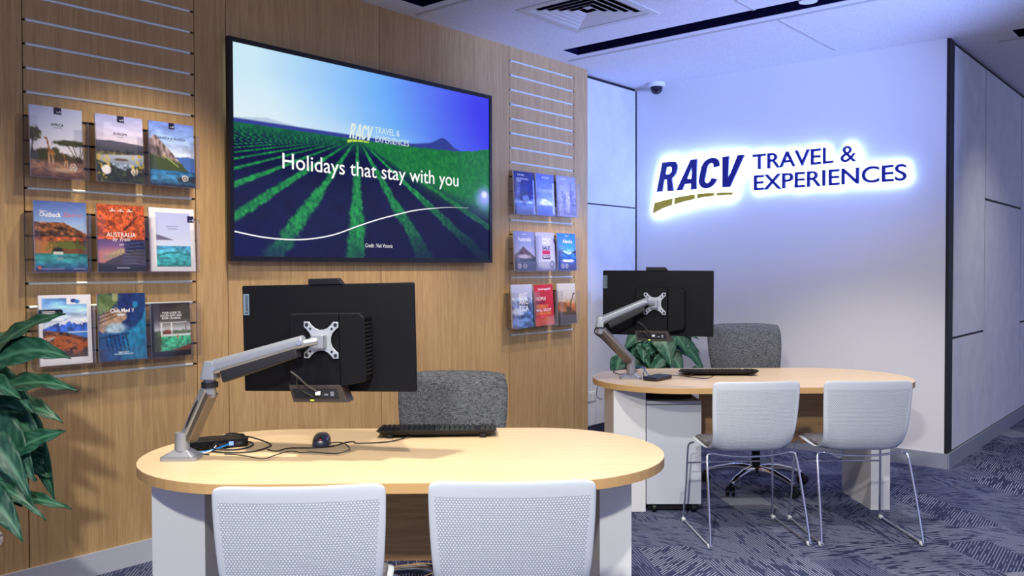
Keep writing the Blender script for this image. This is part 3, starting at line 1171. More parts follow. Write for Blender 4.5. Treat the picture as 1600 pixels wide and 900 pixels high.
# dock on the far desk
_b = math.atan2(4.361 - 4.184, 1.363 - 1.363)
t = thing('docking_station', 'small flat black box with cables beside the far monitor arm', 'dock', (1.363, 4.188, ZT + .002), _b)
MB().prism(rrect(.175, .092, .008, 4, .088, .047), .003, .024).build('case', plain('navy_black_case', rgb(34, 34, 52), .25), t, bevel=.003)
MB().box((.015, .01, 0), (.16, .085, .004)).build('rubber_pad', BLACK, t)
for k, (col, p) in enumerate(((MATS['cable_white'], [(.06, .091, .012), (.085, .11, .02), (.10, .17, .045), (.10, .25, .02), (.08, .30, .004)]),
                              (MATS['cable_blue'], [(.08, .091, .012), (.10, .12, .025), (.12, .17, .06), (.12, .23, .055), (.11, .28, .01)]),
                              (CABLE, [(.10, .091, .012), (.12, .13, .02), (.14, .19, .04), (.15, .25, .02), (.13, .33, .004)]),
                              (CABLE, [(.04, .095, .012), (.10, .15, .02), (.20, .20, .05), (.24, .26, .05), (.18, .30, .02), (.13, .27, .012)]),
                              (CABLE, [(.12, .20, .05), (.10, .29, .01), (.25, .46, .004), (.40, .47, .004), (.33, .40, .004), (.16, .24, .012)]))):
    MB().tube(p, .0026, 7, 6).build('cable', col, t, smooth=True)

# ------------------------------------------------------------------ pedestal under the far desk
_pa = DA - rad(.8)
t = thing('drawer_pedestal', 'white mobile drawer pedestal under the far desk beside its white leg', 'pedestal', uv(3.8805, 2.165), _pa)
pw = .304
MB().box((-pw / 2, 0, .045), (pw / 2, .50, .600)).build('carcass', PEDM, t, bevel=.002)
MB().box((-pw / 2, 0.0, .604), (pw / 2, .50, .622)).build('top_panel', PEDM, t, bevel=.002)
MB().box((-pw / 2 + .004, .004, .600), (pw / 2 - .004, .496, .604)).build('shadow_gap', BLACK, t)
for z0, z1 in ((.05, .30), (.304, .45), (.454, .598)):
    dr = MB().box((-pw / 2 + .002, .5005, z0), (pw / 2 - .002, .517, z1)).build('drawer', WHITE_L, t, bevel=.002)
    MB().tube([(-.05, .517, z1 - .03), (-.05, .535, z1 - .03), (.05, .535, z1 - .03), (.05, .517, z1 - .03)], .004, 8).build('handle', ALU, dr)
MB().box((-pw / 2 + .012, .030, .012), (pw / 2 - .012, .48, .0445)).build('plinth', BLACK, t)
for sx in (-1, 1):
    for y in (.0, .47):
        c = MB().lathe([(0, -.012), (.020, -.012), (.022, -.008), (.022, .008), (.020, .012), (0, .012)], 16, Matrix.Translation((sx * .11, y + .012, .0222)) @ Matrix.Rotation(PI / 2, 4, 'Y'))
        c.box((sx * .11 - .012, y + .004, .030), (sx * .11 + .012, y + .022, .046))
        c.build('caster', BLACKP, t)
bag = MB().prism([(-.14, -.10), (.05, -.10), (.125, -.04), (.135, .0), (.12, .05), (.04, .10), (-.14, .10)], 0, .045, None, [(-.13, -.08), (.04, -.08), (.10, -.03), (.108, .0), (.10, .035), (.035, .08), (-.13, .08)])
o = bag.build('flat_black_case', BLACKP, None, bevel=.008, seg=3)  # flat black object on the pedestal, exact use unknown
o.location = uv(3.885, 2.32, .6225)
o.rotation_euler = (0, 0, _pa)
tag(o, 'flat black case lying on top of the white drawer pedestal', 'sleeve')

# ------------------------------------------------------------------ wall outlet
t = thing('power_outlet', 'white double power outlet low on the white panel wall by the far desk', 'outlet', (XA, 5.625, .3))
MB().box((.0002, -.058, .0), (.010, .058, .078)).build('cover_plate', SHELLM, t, bevel=.003)
sk = MB()
for y in (-.028, .028):
    for dy, dz, rt in ((-.008, .045, .4), (.008, .045, -.4), (0, .024, 0)):
        sk.box((-.0004, -.0015, -.006), (.0006, .0015, .006), Matrix.Translation((.0105, y + dy, dz)) @ Matrix.Rotation(rt, 4, 'X'))
sk.build('socket_pins', BLACK, t)
for y in (-.028, .028):
    MB().box((.0098, y - .006, .058), (.013, y + .006, .070)).build('switch', SHELLM, t, bevel=.001)
_c = [(XA + .012, 5.66, .33), (XA + .05, 5.66, .32), (.06, 5.55, .34), (.25, 5.2, .42), (.5, 4.85, .55), (.70, 4.62, .66), (.75, 4.58, .680)]
MB().tube([Vector(p) - t.location for p in _c], .003, 7, 6).build('cord', plain('cord_grey', rgb(170, 172, 185), .5), t, smooth=True)

# ------------------------------------------------------------------ pictures made of coloured mesh points
_rng = np.random.RandomState(7)
_LAT = _rng.rand(64, 64)


def vn(x, y):
    """value noise"""
    xi, yi = np.floor(x).astype(int), np.floor(y).astype(int)
    fx, fy = x - xi, y - yi
    fx, fy = fx * fx * (3 - 2 * fx), fy * fy * (3 - 2 * fy)
    g = lambda a, b: _LAT[a % 64, b % 64]
    return (g(xi, yi) * (1 - fx) + g(xi + 1, yi) * fx) * (1 - fy) + (g(xi, yi + 1) * (1 - fx) + g(xi + 1, yi + 1) * fx) * fy


def fbm(x, y, o=4):
    s, a = 0, .5
    for k in range(o):
        s = s + a * vn(x * 2 ** k + 17 * k, y * 2 ** k + 5 * k)
        a *= .5
    return s / .94


class Art:
    def __init__(self, X, Y):
        self.X, self.Y = X, Y
        self.c = np.zeros(X.shape + (3,))

    def fill(self, col, m=1.0):
        m = np.clip(np.asarray(m, float) * np.ones(self.X.shape), 0, 1)[..., None]
        col = np.asarray(col, float)
        self.c = self.c * (1 - m) + col * m
        return self

    def vgrad(self, stops, m=1.0):
        ys = [s[0] for s in stops]
        g = np.stack([np.interp(self.Y, ys, [s[1][i] for s in stops]) for i in range(3)], -1)
        return self.fill(g, m)

    def speck(self, amt, sx=20, sy=20, m=1.0):
        n = (fbm(self.X * sx, self.Y * sy) - .5)[..., None] * amt
        m = np.clip(np.asarray(m, float) * np.ones(self.X.shape), 0, 1)[..., None]
        self.c = self.c + self.c * n * m * 2
        return self

    def ell(self, cx, cy, rx, ry, col, soft=.15, rough=0.0, rot=0.0):
        dx, dy = self.X - cx, self.Y - cy
        c, s = math.cos(rot), math.sin(rot)
        d = np.sqrt(((c * dx + s * dy) / rx) ** 2 + ((-s * dx + c * dy) / ry) ** 2)
        if rough:
            d = d + rough * (fbm(self.X * 22 + cx * 50, self.Y * 22) - .5) * 2
        return self.fill(col, np.clip((1 - d) / soft + .5, 0, 1))

    def line(self, x0, y0, x1, y1, w, col):
        dx, dy = x1 - x0, y1 - y0
        L = dx * dx + dy * dy + 1e-9
        tt = np.clip(((self.X - x0) * dx + (self.Y - y0) * dy) / L, 0, 1)
        d = np.hypot(self.X - x0 - tt * dx, (self.Y - y0 - tt * dy) * 1.41)
        return self.fill(col, np.clip((w - d) / (w * .5) + .5, 0, 1))

    def rect(self, x0, y0, x1, y1, col):
        return self.fill(col, (self.X >= x0) & (self.X <= x1) & (self.Y >= y0) & (self.Y <= y1))

    def below(self, curve, col, soft=.01):
        return self.fill(col, np.clip((self.Y - curve) / soft + .5, 0, 1))


def picture_grid(mb_name, w, h, nx, ny, paint, mat, parent, place, back=None, edge_mat=None):
    """front grid coloured point by point (centre lower edge = origin of xz plane), optional box thickness behind"""
    xs = np.linspace(0, 1, nx + 1)
    ys = np.linspace(0, 1, ny + 1)
    X, Y = np.meshgrid(xs, ys)
    A = paint(X, Y)
    col = np.clip(A.c / 255.0, 0, 1)
    lin = np.where(col <= .04045, col / 12.92, ((col + .055) / 1.055) ** 2.4)
    V = [place @ Vector(((x - .5) * w, 0, (1 - y) * h)) for y in ys for x in xs]
    F = []
    n = nx + 1
    for j in range(ny):
        for i in range(nx):
            F.append((j * n + i, (j + 1) * n + i, (j + 1) * n + i + 1, j * n + i + 1))
    cols = lin.reshape(-1, 3)
    extra = []
    nf = len(F)
    if back:
        b0 = len(V)
        cs = [(-w / 2, 0, 0), (w / 2, 0, 0), (w / 2, 0, h), (-w / 2, 0, h)]
        V += [place @ Vector((x, y - .0001 * 0 + .0002, z)) for x, y, z in cs] + [place @ Vector((x, back, z)) for x, y, z in cs]
        F += [(b0 + 4, b0 + 7, b0 + 6, b0 + 5)] + [(b0 + i, b0 + 4 + i, b0 + 4 + (i + 1) % 4, b0 + (i + 1) % 4) for i in range(4)]
        cols = np.vstack([cols, np.full((8, 3), .8)])
    me = bpy.data.meshes.new(mb_name)
    me.from_pydata([tuple(v) for v in V], [], F)
    ca = me.color_attributes.new('Col', 'FLOAT_COLOR', 'POINT')
    flat = np.ones((len(V), 4), dtype=np.float32)
    flat[:, :3] = cols
    ca.data.foreach_set('color', flat.ravel())
    me.materials.append(mat)
    if back:
        me.materials.append(edge_mat)
        mi = [0] * nf + [1] * (len(F) - nf)
        me.polygons.foreach_set('material_index', mi)
    me.update()
    o = bpy.data.objects.new(mb_name, me)
    COL.objects.link(o)
    if parent:
        o.parent = parent
    return o


# wall plane frame: local x along +Y of the room, local y into the wall (-X), z up
def on_wall(x, y, z):
    m = Matrix(((0, -1, 0), (1, 0, 0), (0, 0, 1))).to_4x4()
    m.translation = (x, y, z)
    return m


# ------------------------------------------------------------------ wall screen
def tv_art(X, Y):
    A = Art(X, Y)
    xa = X * 1.778
    # sky
    sky_l = np.array([206, 236, 250.])
    k = np.clip(X * 1.15 - .08 - .35 * np.maximum(0, Y - .1), 0, 1)[..., None]
    base = np.where(k < .5, sky_l + (np.array([112, 176, 250.]) - sky_l) * (k / .5), np.array([112, 176, 250.]) + (np.array([62, 60, 236.]) - np.array([112, 176, 250.])) * ((k - .5) / .5))
    A.fill(base)
    A.fill((236, 246, 250), np.clip((Y - .12) / .25, 0, 1) * np.clip(1 - X * 2.2, 0, 1) * .75)
    A.fill((225, 240, 255), np.clip(1 - np.abs(Y - .34) / .07, 0, 1) * np.clip(1 - np.abs(X - .42) / .3, 0, 1) * .35)
    # far haze hills on the left, hill on the right
    A.below(.355 - .025 * np.clip(1 - np.abs(X - .10) / .12, 0, 1), (186, 206, 226), .006)
    hill = .352 - .060 * np.exp(-((X - .775) / .045) ** 2) - .014 * np.exp(-((X - .70) / .05) ** 2)
    A.below(hill, (52, 66, 150), .006)
    hor = np.where(X < .6, .369, .369 - .022 * np.clip((X - .6) / .4, 0, 1))
    hor = hor - .012 * fbm(X * 60, X * 0 + 3) * (X > .86) - .03 * np.clip((X - .9) / .1, 0, 1) * (fbm(X * 90, X * 0 + 9) > .45)
    g = Y > hor
    d = np.maximum(Y - .362, .004)
    q = (xa - .415 * 1.778) / d
    far = np.clip(d / .10, 0, 1)
    n1 = fbm(xa * 60, Y * 60)
    n2 = fbm(xa * 16, Y * 16)
    ph = q / .80 + .03
    dist = np.abs(ph - np.round(ph))
    wdt = .135 + .12 * (n2 - .5)
    row = np.clip((wdt - dist) / .07 + .5 + (n1 - .5) * .9, 0, 1)
    green = np.stack([8 + 44 * n1, 74 + 120 * n1, 56 + 34 * n1], -1)
    dark = np.stack([10 + 8 * n1, 14 + 12 * n2, 52 + 26 * n2], -1)
    field = np.where(row[..., None] > 0, dark + (green - dark) * row[..., None], dark)
    blend = np.stack([16 + 20 * n1, 84 + 50 * n1, 62 + 16 * n1], -1)
    field = blend * (1 - far[..., None]) + field * far[..., None]
    # continuous canopy on the right slope
    rs = np.clip((q - 1.6) / .6, 0, 1) * np.clip(1 - (Y - .36 - .50 * np.clip(X - .35, 0, 1)) / .12, 0, 1)
    canopy = np.stack([14 + 34 * n1, 92 + 56 * n1, 58 + 12 * n1], -1)
    field = field * (1 - rs[..., None]) + canopy * rs[..., None]
    lo = np.clip((Y - .60) / .3, 0, 1) * np.clip((X - .45) / .3, 0, 1)
    field = field * (1 - .72 * lo[..., None]) + np.array([14, 18, 64.]) * .72 * lo[..., None]
    A.fill(field, g)
    A.fill((16, 16, 104), np.clip((Y - .8) / .2, 0, 1) * np.clip(.25 - X, 0, 1) * 3)
    A.fill((10, 8, 58), np.clip((Y - .86) / .14, 0, 1) * .45)
    A.ell(.975, .62, .035, .055, (150, 160, 250), 1.2)  # downlight glare on the glass, painted into the picture
    A.ell(.975, .60, .014, .02, (230, 235, 255), .9)  # bright core of the painted glare
    return A


TVX = .055
tv = thing('wall_screen', 'large wall-mounted screen showing green vineyard rows on the oak wall', 'screen', (0, 3.29, 1.40))
y0, y1, z0, z1 = 2.319, 4.262, 1.400, 2.510
b = .024
mb = MB()
mb.box((.03, y0 - 3.29, 0), (TVX + .004, y1 - 3.29, b))
mb.box((.03, y0 - 3.29, z1 - z0 - b), (TVX + .004, y1 - 3.29, z1 - z0))
mb.box((.03, y0 - 3.29, b), (TVX + .004, y0 - 3.29 + b, z1 - z0 - b))
mb.box((.03, y1 - 3.29 - b, b), (TVX + .004, y1 - 3.29, z1 - z0 - b))
mb.build('bezel', plain('bezel_black', rgb(12, 10, 20), .35), tv)
MB().box((.0, -.75, .15), (.0295, .75, .95)).build('rear_housing', BLACKP, tv)
SW, SH = y1 - y0 - 2 * b, z1 - z0 - 2 * b
scr = picture_grid('display', SW, SH, 420, 236, tv_art, attr_mat('display_emission', emission=1.0), tv, on_wall(TVX - .002, 0, b))
WEM = emit('display_white', (1, 1, 1, 1), 1.0)
YEM = emit('display_lime', rgb(190, 220, 90), 1.0)
WM = on_wall(TVX + .0002, -3.29, -1.40) @ XZ      # text plane: x = room y, y = room z


def wallm(x):
    m = Matrix(((0, 0, 1), (1, 0, 0), (0, 1, 0))).to_4x4()
    m.translation = (x, 0, 0)
    return m


TW = Matrix.Translation((0, -3.29, -1.40)) @ wallm(TVX)
_words = 'Holidays that stay with you'.split()
_tv, _tf = text_verts('Holidays that stay with you', offset=.004, res=4)
_lim = [max(v[0] for v in text_verts(' '.join(_words[:k + 1]), offset=.004, res=1)[0]) + .06 for k in range(5)]
_x0, _x1 = min(v[0] for v in _tv), max(v[0] for v in _tv)
_y0, _y1 = min(v[1] for v in _tv), max(v[1] for v in _tv)
_pv = [(2.628 + (v[0] - _x0) * 1.316 / (_x1 - _x0), 1.858 + (v[1] - _y0) * .108 / (_y1 - _y0), 0) for v in _tv]
for k, wd_ in enumerate(_words):
    fw_ = [f for f in _tf if (_lim[k - 1] if k else -9) < sum(_tv[i][0] for i in f) / len(f) <= _lim[k]]
    ids = sorted({i for f in fw_ for i in f})
    ix = {i: n for n, i in enumerate(ids)}
    MB().add([_pv[i] for i in ids], [tuple(ix[i] for i in f) for f in fw_], TW).build('headline_word', WEM, tv)
mb = MB()
text_box(mb, 'Credit : Visit Victoria', 3.179, 3.384, 1.484, 1.507, TW, res=2)
mb.build('credit_line', WEM, tv)

# condensed oblique capitals, shared by the screen logo and the wall sign
def arc(cx, cy, rx, ry, a0, a1, n=10):
    return [(cx + rx * math.cos(rad(a0 + (a1 - a0) * k / n)), cy + ry * math.sin(rad(a0 + (a1 - a0) * k / n))) for k in range(n + 1)]


def letter_outlines():
    """unit height 1; widths in the same unit; before shear"""
    R = [[(0, 0), (.22, 0), (.22, .40), (.30, .40), (.42, 0), (.66, 0), (.50, .42)] + arc(.42, .71, .22, .29, -50, 90, 10) + [(0, 1)],
         [(.22, .58), (.22, .82), (.33, .82)] + arc(.34, .70, .09, .12, 80, -80, 6) + [(.33, .58)]]
    A = [[(0, 0), (.23, 0), (.285, .20), (.515, .20), (.545, 0), (.775, 0), (.56, 1), (.33, 1)],
         [(.335, .37), (.435, .76), (.49, .37)]]
    C = [arc(.34, .66, .34, .34, 8, 180, 14)[:-1] + [(0, .66)] + arc(.34, .34, .34, .34, 180, 352, 14) +
         [(.455, .335)] + arc(.34, .32, .115, .14, 0, -180, 8)[1:] + arc(.34, .68, .115, .14, 180, 0, 8) + [(.455, .665)]]
    V = [[(.22, 0), (.50, 0), (.78, 1), (.54, 1), (.372, .30), (.235, 1), (0, 1)]]
    return {'R': R, 'A': A, 'C': C, 'V': V}


LET = letter_outlines()


def logo_letters(mb, x0, z0, hgt, xs, shear, mat, depth=0.0, sx=1.0):
    for ch, xo in zip('RACV', xs):
        ol = [[(x0 + (xo + p[0] * sx) * hgt + shear * p[1] * hgt, z0 + p[1] * hgt) for p in o_] for o_ in LET[ch]]
        vs, fs = poly_fill(ol)
        if depth:
            extrude(mb, vs, fs, depth, mat)
        else:
            mb.add(vs, fs, mat)


LX = (0.0, .753, 1.53, 2.225)
mb = MB()
lh = .085
logo_letters(mb, 3.068, 2.094, lh, [x * .62 for x in LX], .2, TW, 0, .62)
text_box(mb, 'TRAVEL &', 3.255, 3.445, 2.143, 2.180, TW, res=2)
text_box(mb, 'EXPERIENCES', 3.258, 3.519, 2.093, 2.129, TW, res=2)
mb.build('logo_lettering', emit('display_pale', rgb(225, 240, 235), .95), tv)
mb = MB()
sw = [(3.055, 2.066, 2.082), (3.09, 2.074, 2.088), (3.13, 2.079, 2.091), (3.17, 2.081, 2.091), (3.215, 2.081, 2.088)]
for (a, l0, h0), (c, l1, h1) in zip(sw, sw[1:]):
    mb.add([(a, l0, 0), (c - .004, l1, 0), (c - .004, h1, 0), (a, h0, 0)], [(0, 1, 2, 3)], TW)
mb.build('logo_stripe', YEM, tv)
mb = MB()
cv = catmull([Vector(p) for p in ((2.343, 1.548, 0), (2.50, 1.524, 0), (2.66, 1.515, 0), (2.80, 1.522, 0), (2.96, 1.550, 0), (3.133, 1.605, 0), (3.28, 1.648, 0), (3.424, 1.683, 0), (3.56, 1.713, 0), (3.713, 1.734, 0), (3.86, 1.748, 0), (4.035, 1.754, 0))], 8)
for i in range(len(cv) - 1):
    p, q = cv[i], cv[i + 1]
    f = i / len(cv)
    wd = .0068 if f < .72 else .0068 * max(.25, 1 - (f - .72) / .28)
    n = Vector((-(q - p).y, (q - p).x, 0)).normalized() * wd / 2
    mb.add([p - n, q - n, q + n, p + n], [(0, 1, 2, 3)], TW)
mb.build('swoosh_line', WEM, tv)

# ------------------------------------------------------------------ halo-lit wall sign
sign = thing('wall_sign', 'navy lettered sign with gold swoosh glowing blue-white on the back wall', 'sign', (1.1, YB, 1.82))
SM = Matrix(((1, 0, 0), (0, 0, -1), (0, 1, 0))).to_4x4()     # xy -> xz, extrusion toward the room (-y)
YF = -.052


def signm(y):
    m = SM.copy()
    m.translation = (-1.1, y, -1.82)
    return m


NAVY = plain('sign_navy', rgb(26, 32, 128), .35)
GOLD = plain('sign_gold', rgb(196, 172, 44), .4)
HALO = emit('halo_light', (.34, .50, 1.0, 1), 115.0)
STAND = signm(-.030)
BACKM = signm(-.029)
mbs, mbh = MB(), MB()
logo_letters(mbs, .135, 2.001, .243, LX, .22, STAND, .022)
mbs.build('lettering', NAVY, sign)
logo_letters(mbh, .135, 2.001, .243, LX, .22, BACKM, 0)
mbs = MB()
text_box(mbs, 'TRAVEL &', .984, 1.768, 2.119, 2.237, STAND, .022, res=5, offset=.012)
text_box(mbs, 'EXPERIENCES', .995, 2.104, 1.959, 2.077, STAND, .022, res=5, offset=.012)
mbs.build('tagline', NAVY, sign)
text_box(mbh, 'TRAVEL &', .984, 1.768, 2.119, 2.237, BACKM, 0, res=3, offset=-.02)
text_box(mbh, 'EXPERIENCES', .995, 2.104, 1.959, 2.077, BACKM, 0, res=3, offset=-.02)
segs = [[(.097, 1.824), (.19, 1.862), (.280, 1.886), (.288, 1.942), (.20, 1.928), (.114, 1.911)],
        [(.297, 1.888), (.39, 1.908), (.488, 1.923), (.491, 1.962), (.40, 1.956), (.306, 1.944)],
        [(.507, 1.926), (.58, 1.934), (.658, 1.939), (.661, 1.963), (.58, 1.965), (.510, 1.964)],
        [(.679, 1.938), (.75, 1.938), (.813, 1.936), (.817, 1.957), (.75, 1.961), (.682, 1.962)]]
for sg in segs:
    n = len(sg)
    m = MB()
    extrude(m, [(x, z, 0) for x, z in sg], [tuple(range(n))], .022, STAND)
    m.build('swoosh_segment', GOLD, sign)
    mbh.add([(x, z, 0) for x, z in sg], [tuple(range(n))], BACKM)
mbh.build('halo_light', HALO, sign)
sp = MB()
for x, z in ((.2, 2.12), (.4, 2.05), (.56, 2.12), (.77, 2.1), (.19, 1.89), (.4, 1.93), (.58, 1.95), (.75, 1.95)) + tuple((1.02 + .105 * k, 2.02) for k in range(10)) + tuple((1.02 + .12 * k, 2.17) for k in range(5)):
    sp.box((x - 1.1 - .003, -.031, z - 1.82 - .003), (x - 1.1 + .003, -.0002, z - 1.82 + .003))
sp.build('standoff', ALU, sign)


# ------------------------------------------------------------------ brochures in clear holders
def giraffe(A, x, y, s, col=(150, 96, 52)):
    A.line(x, y, x + .045 * s, y + .17 * s, .016 * s, col)
    A.ell(x - .02 * s, y - .01 * s, .035 * s, .018 * s, col, .2)
    A.ell(x + .08 * s, y + .20 * s, .065 * s, .045 * s, col, .15)
    for dx in (.03, .055, .11, .135):
        A.line(x + dx * s, y + .21 * s, x + (dx - .01) * s, y + .36 * s, .008 * s, (188, 150, 112))
    return A


def logo_tab(A, x, y, w=.14, h=.10):
    A.rect(x - w / 2, y, x + w / 2, y + h, (28, 26, 66))
    for k, hh in enumerate((.2, .25, .3, .65)):
        xx = x - w * .28 + k * w * .19
        A.rect(xx - w * .05, y + h * (.78 - hh * .5), xx + w * .05, y + h * .78, (215, 215, 235))
    return A


def laurel(A, x, y, r=.06):
    for k in range(-4, 5):
        a = k * .33
        for s in (-1, 1):
            A.ell(x + s * r * math.cos(a), y + r * .72 * math.sin(a), r * .22, r * .13, (222, 214, 206), .3, 0, s * a)
    return A.ell(x, y, r * .45, r * .3, (205, 198, 190), .4)


def p_africa(X, Y):
    A = Art(X, Y).vgrad([(0, (192, 202, 236)), (.35, (206, 214, 238)), (.72, (226, 222, 226))])
    A.below(.70 + .02 * fbm(X * 10, X * 0), (66, 60, 44), .02)
    A.ell(.20, .70, .30, .09, (62, 60, 40), .3, .5).ell(.60, .72, .30, .07, (70, 64, 46), .3, .5).ell(.45, .63, .10, .06, (70, 72, 50), .3, .5)
    A.vgrad([(.74, (112, 78, 52)), (.86, (150, 112, 78)), (1, (92, 56, 38))], np.clip((Y - .755) / .02, 0, 1)).speck(.5, 14, 40, Y > .75)
    A.ell(.04, .40, .17, .10, (70, 72, 48), .25, .5).line(.05, .42, .02, .74, .016, (60, 46, 34))
    A.ell(.80, .505, .36, .038, (60, 66, 42), .3, .45).ell(.78, .48, .22, .03, (66, 72, 48), .3, .4)
    for x1 in (.70, .80, .95, 1.02):
        A.line(.92, .78, x1, .53, .009, (58, 44, 34))
    giraffe(A, .31, .46, .95)
    giraffe(A, .62, .66, .5)
    A.ell(.62, .89, .26, .03, (196, 164, 128), .8)
    laurel(A, .80, .84)
    return logo_tab(A, .53, 0)


def p_europe(X, Y):
    A = Art(X, Y).vgrad([(0, (176, 184, 236)), (.2, (206, 206, 242)), (.38, (222, 214, 232))]).speck(.12, 4, 16)
    A.below(.375 + .05 * np.abs(X - .3) + .01 * fbm(X * 14, X * 0), (76, 78, 96), .01)
    A.vgrad([(.40, (92, 92, 110)), (.56, (58, 62, 72))], (Y > .42))
    A.fill((96, 92, 62), np.clip((Y - .54) / .02, 0, 1) * (X < .62) * (Y < .62)).speck(.8, 40, 40, (Y > .52) & (Y < .62))
    A.vgrad([(.58, (176, 180, 196)), (.72, (120, 138, 160)), (.9, (140, 152, 170))], np.clip((Y - .585 + .05 * (X - .3)) / .02, 0, 1) * (Y > .55))
    A.ell(.52, .66, .15, .022, (96, 82, 74), .3)
    A.below(.80 - .30 * np.abs(X - .55) ** 1.4 + .06 * (fbm(X * 16, Y * 16) - .5), (44, 52, 28), .02)
    A.speck(1.1, 26, 26, Y > .72)
    A
    A.fill((196, 172, 62), (fbm(X * 20 + 7, Y * 24) > .52) * ((np.hypot(X - .86, Y - .70) < .15) | (np.hypot(X - .06, Y - .80) < .20) | (np.hypot(X - .24, Y - .69) < .09)) * .85)
    A.ell(.20, .82, .095, .068, (226, 226, 230), .1)
    laurel(A, .79, .83)
    A.rect(.25, .95, .95, .96, (170, 170, 160))
    return logo_tab(A, .53, 0)


def p_canada(X, Y):
    A = Art(X, Y).vgrad([(0, (120, 150, 236)), (.25, (150, 184, 244)), (.5, (206, 220, 246))]).speck(.25, 5, 14)
    A.below(.50 + .05 * np.abs(X - .8) + .04 * fbm(X * 12, X * 0 + 2), (70, 108, 178), .01)
    m = .20 + .75 * np.maximum(X - .12, 0) + .8 * np.maximum(.12 - X, 0) + .05 * (fbm(X * 18, X * 0) - .5)
    A.below(m, (126, 112, 112), .01).speck(1.0, 22, 12, Y > m)
    A.fill((64, 78, 48), np.clip((Y - .48 - .16 * X) / .06, 0, 1) * (Y > m))
    A.line(.30, .52, .62, .68, .012, (150, 168, 96))
    A.vgrad([(.74, (36, 92, 148)), (.9, (70, 140, 186)), (1, (24, 34, 50))], np.clip((Y - .745) / .02, 0, 1)).speck(.5, 10, 30, Y > .75)
    A.ell(.9, .88, .3, .05, (30, 42, 46), .4, .5)
    laurel(A, .77, .86)
    return logo_tab(A, .50, 0)


def p_outback(X, Y):
    A = Art(X, Y).vgrad([(0, (82, 106, 176)), (.25, (134, 168, 222)), (.38, (180, 206, 232))])
    r = np.abs(np.hypot(X - .5, (Y - .5) * 1.3) - .62)
    A.fill((140, 160, 210), np.clip(1 - r / .012, 0, 1) * .5 * (Y < .25))
    m = .29 + .02 * fbm(X * 9, X * 0) + .16 * np.clip((X - .55) / .45, 0, 1)
    A.below(m, (140, 84, 44), .01)
    A.fill((74, 52, 34), np.clip((Y - m - .05) / .02, 0, 1) * (fbm(X * 12, Y * 22) > .42))
    A.fill((168, 84, 46), (Y > .50) & (Y < .56)).speck(.9, 16, 26, (Y > m) & (Y < .74))
    A.ell(.12, .68, .30, .14, (176, 116, 62), .3, .3)
    A.ell(.62, .66, .38, .10, (96, 104, 40), .4, .8).ell(.80, .72, .3, .05, (120, 70, 40), .4, .6)
    A.vgrad([(.73, (44, 112, 112)), (.84, (56, 156, 160)), (.93, (44, 110, 150)), (1, (44, 44, 96))], np.clip((Y - .735) / .015, 0, 1)).speck(.5, 8, 30, Y > .74)
    A.ell(.43, .70, .10, .045, (40, 36, 30), .2).rect(.34, .72, .53, .76, (206, 208, 196)).rect(.40, .80, .53, .83, (120, 160, 166))
    A.ell(.075, .945, .03, .022, (232, 104, 60), .2)
    A.rect(.11, .95, .55, .962, (150, 150, 190)).rect(.72, .95, .95, .962, (150, 150, 190))
    A.rect(.10, .135, .25, .15, (210, 214, 232))
    return A


def p_train(X, Y):
    A = Art(X, Y).fill((196, 88, 44)).speck(.6, 14, 20)
    A.fill((88, 52, 34), (fbm(X * 34, Y * 44) > .63) * .8)
    A.line(.55, .375, .85, .165, .012, (40, 26, 24)).line(.56, .38, .70, .29, .016, (50, 30, 26))
    A.vgrad([(.5, (84, 70, 124)), (.62, (126, 92, 142)), (.72, (196, 130, 130))], np.clip((Y - .52) / .008, 0, 1))
    A.vgrad([(.5, (44, 44, 84)), (1, (28, 30, 58))], np.clip((X - .50) / .12, 0, 1) * (Y > .52))
    top = .56 + .22 * (1 - np.clip((X - .10) / .9, 0, 1)) ** 1.6
    A.fill((156, 140, 122), (Y > top) & (Y < .80 + .04 * X) & (X > .12) & (X < .55))
    A.fill((70, 64, 72), (Y > top + .10) & (Y < .90) & (X > .10))
    for k in range(7):
        A.line(.52, .60 + k * .045, 1.0, .55 + k * .058, .008, (84, 92, 134))
    for k in range(9):
        x = .17 + k * .045
        A.rect(x, .66 + .012 * (8 - k), x + .02, .71 + .006 * (8 - k), (214, 186, 132))
    A.vgrad([(.86, (60, 58, 66)), (1, (28, 28, 34))], np.clip((Y - .86 - .06 * X) / .02, 0, 1))
    for x in (.32, .50, .68):
        A.rect(x - .06, .085, x + .07, .094, (235, 215, 205)).ell(x, .07, .02, .012, (235, 215, 205), .2)
    A.rect(.38, .945, .65, .957, (190, 190, 200))
    return A


def p_jet(X, Y):
    A = Art(X, Y).fill((238, 238, 242))
    ins = (X > .14) & (X < .90) & (Y > .07) & (Y < .93)
    B = Art(X, Y).vgrad([(0, (182, 190, 238)), (.45, (198, 208, 240)), (.60, (208, 220, 244)), (.602, (60, 150, 196)), (.66, (90, 176, 210)), (.72, (74, 176, 190)), (.93, (44, 150, 150))])
    B.speck(.5, 12, 34, Y > .60)
    B.fill((44, 122, 132), (np.abs(Y - .72 - .02 * np.sin(X * 9)) < .012))
    B.fill((110, 106, 136), (Y > .42 + .0 * X) & (Y < .52) & (Y > .415 + .23 * (X - .14)) & (Y < .50 + .03 * (X - .14)) & (X < .52))
    for k, w in enumerate((.26, .22, .2, .08)):
        B.rect(.50 - w / 2, .285 + k * .042, .50 + w / 2, .293 + k * .042, (128, 130, 186))
    A.c = np.where(ins[..., None], B.c, A.c)
    return logo_tab(A, .92, .115, .15, .10)


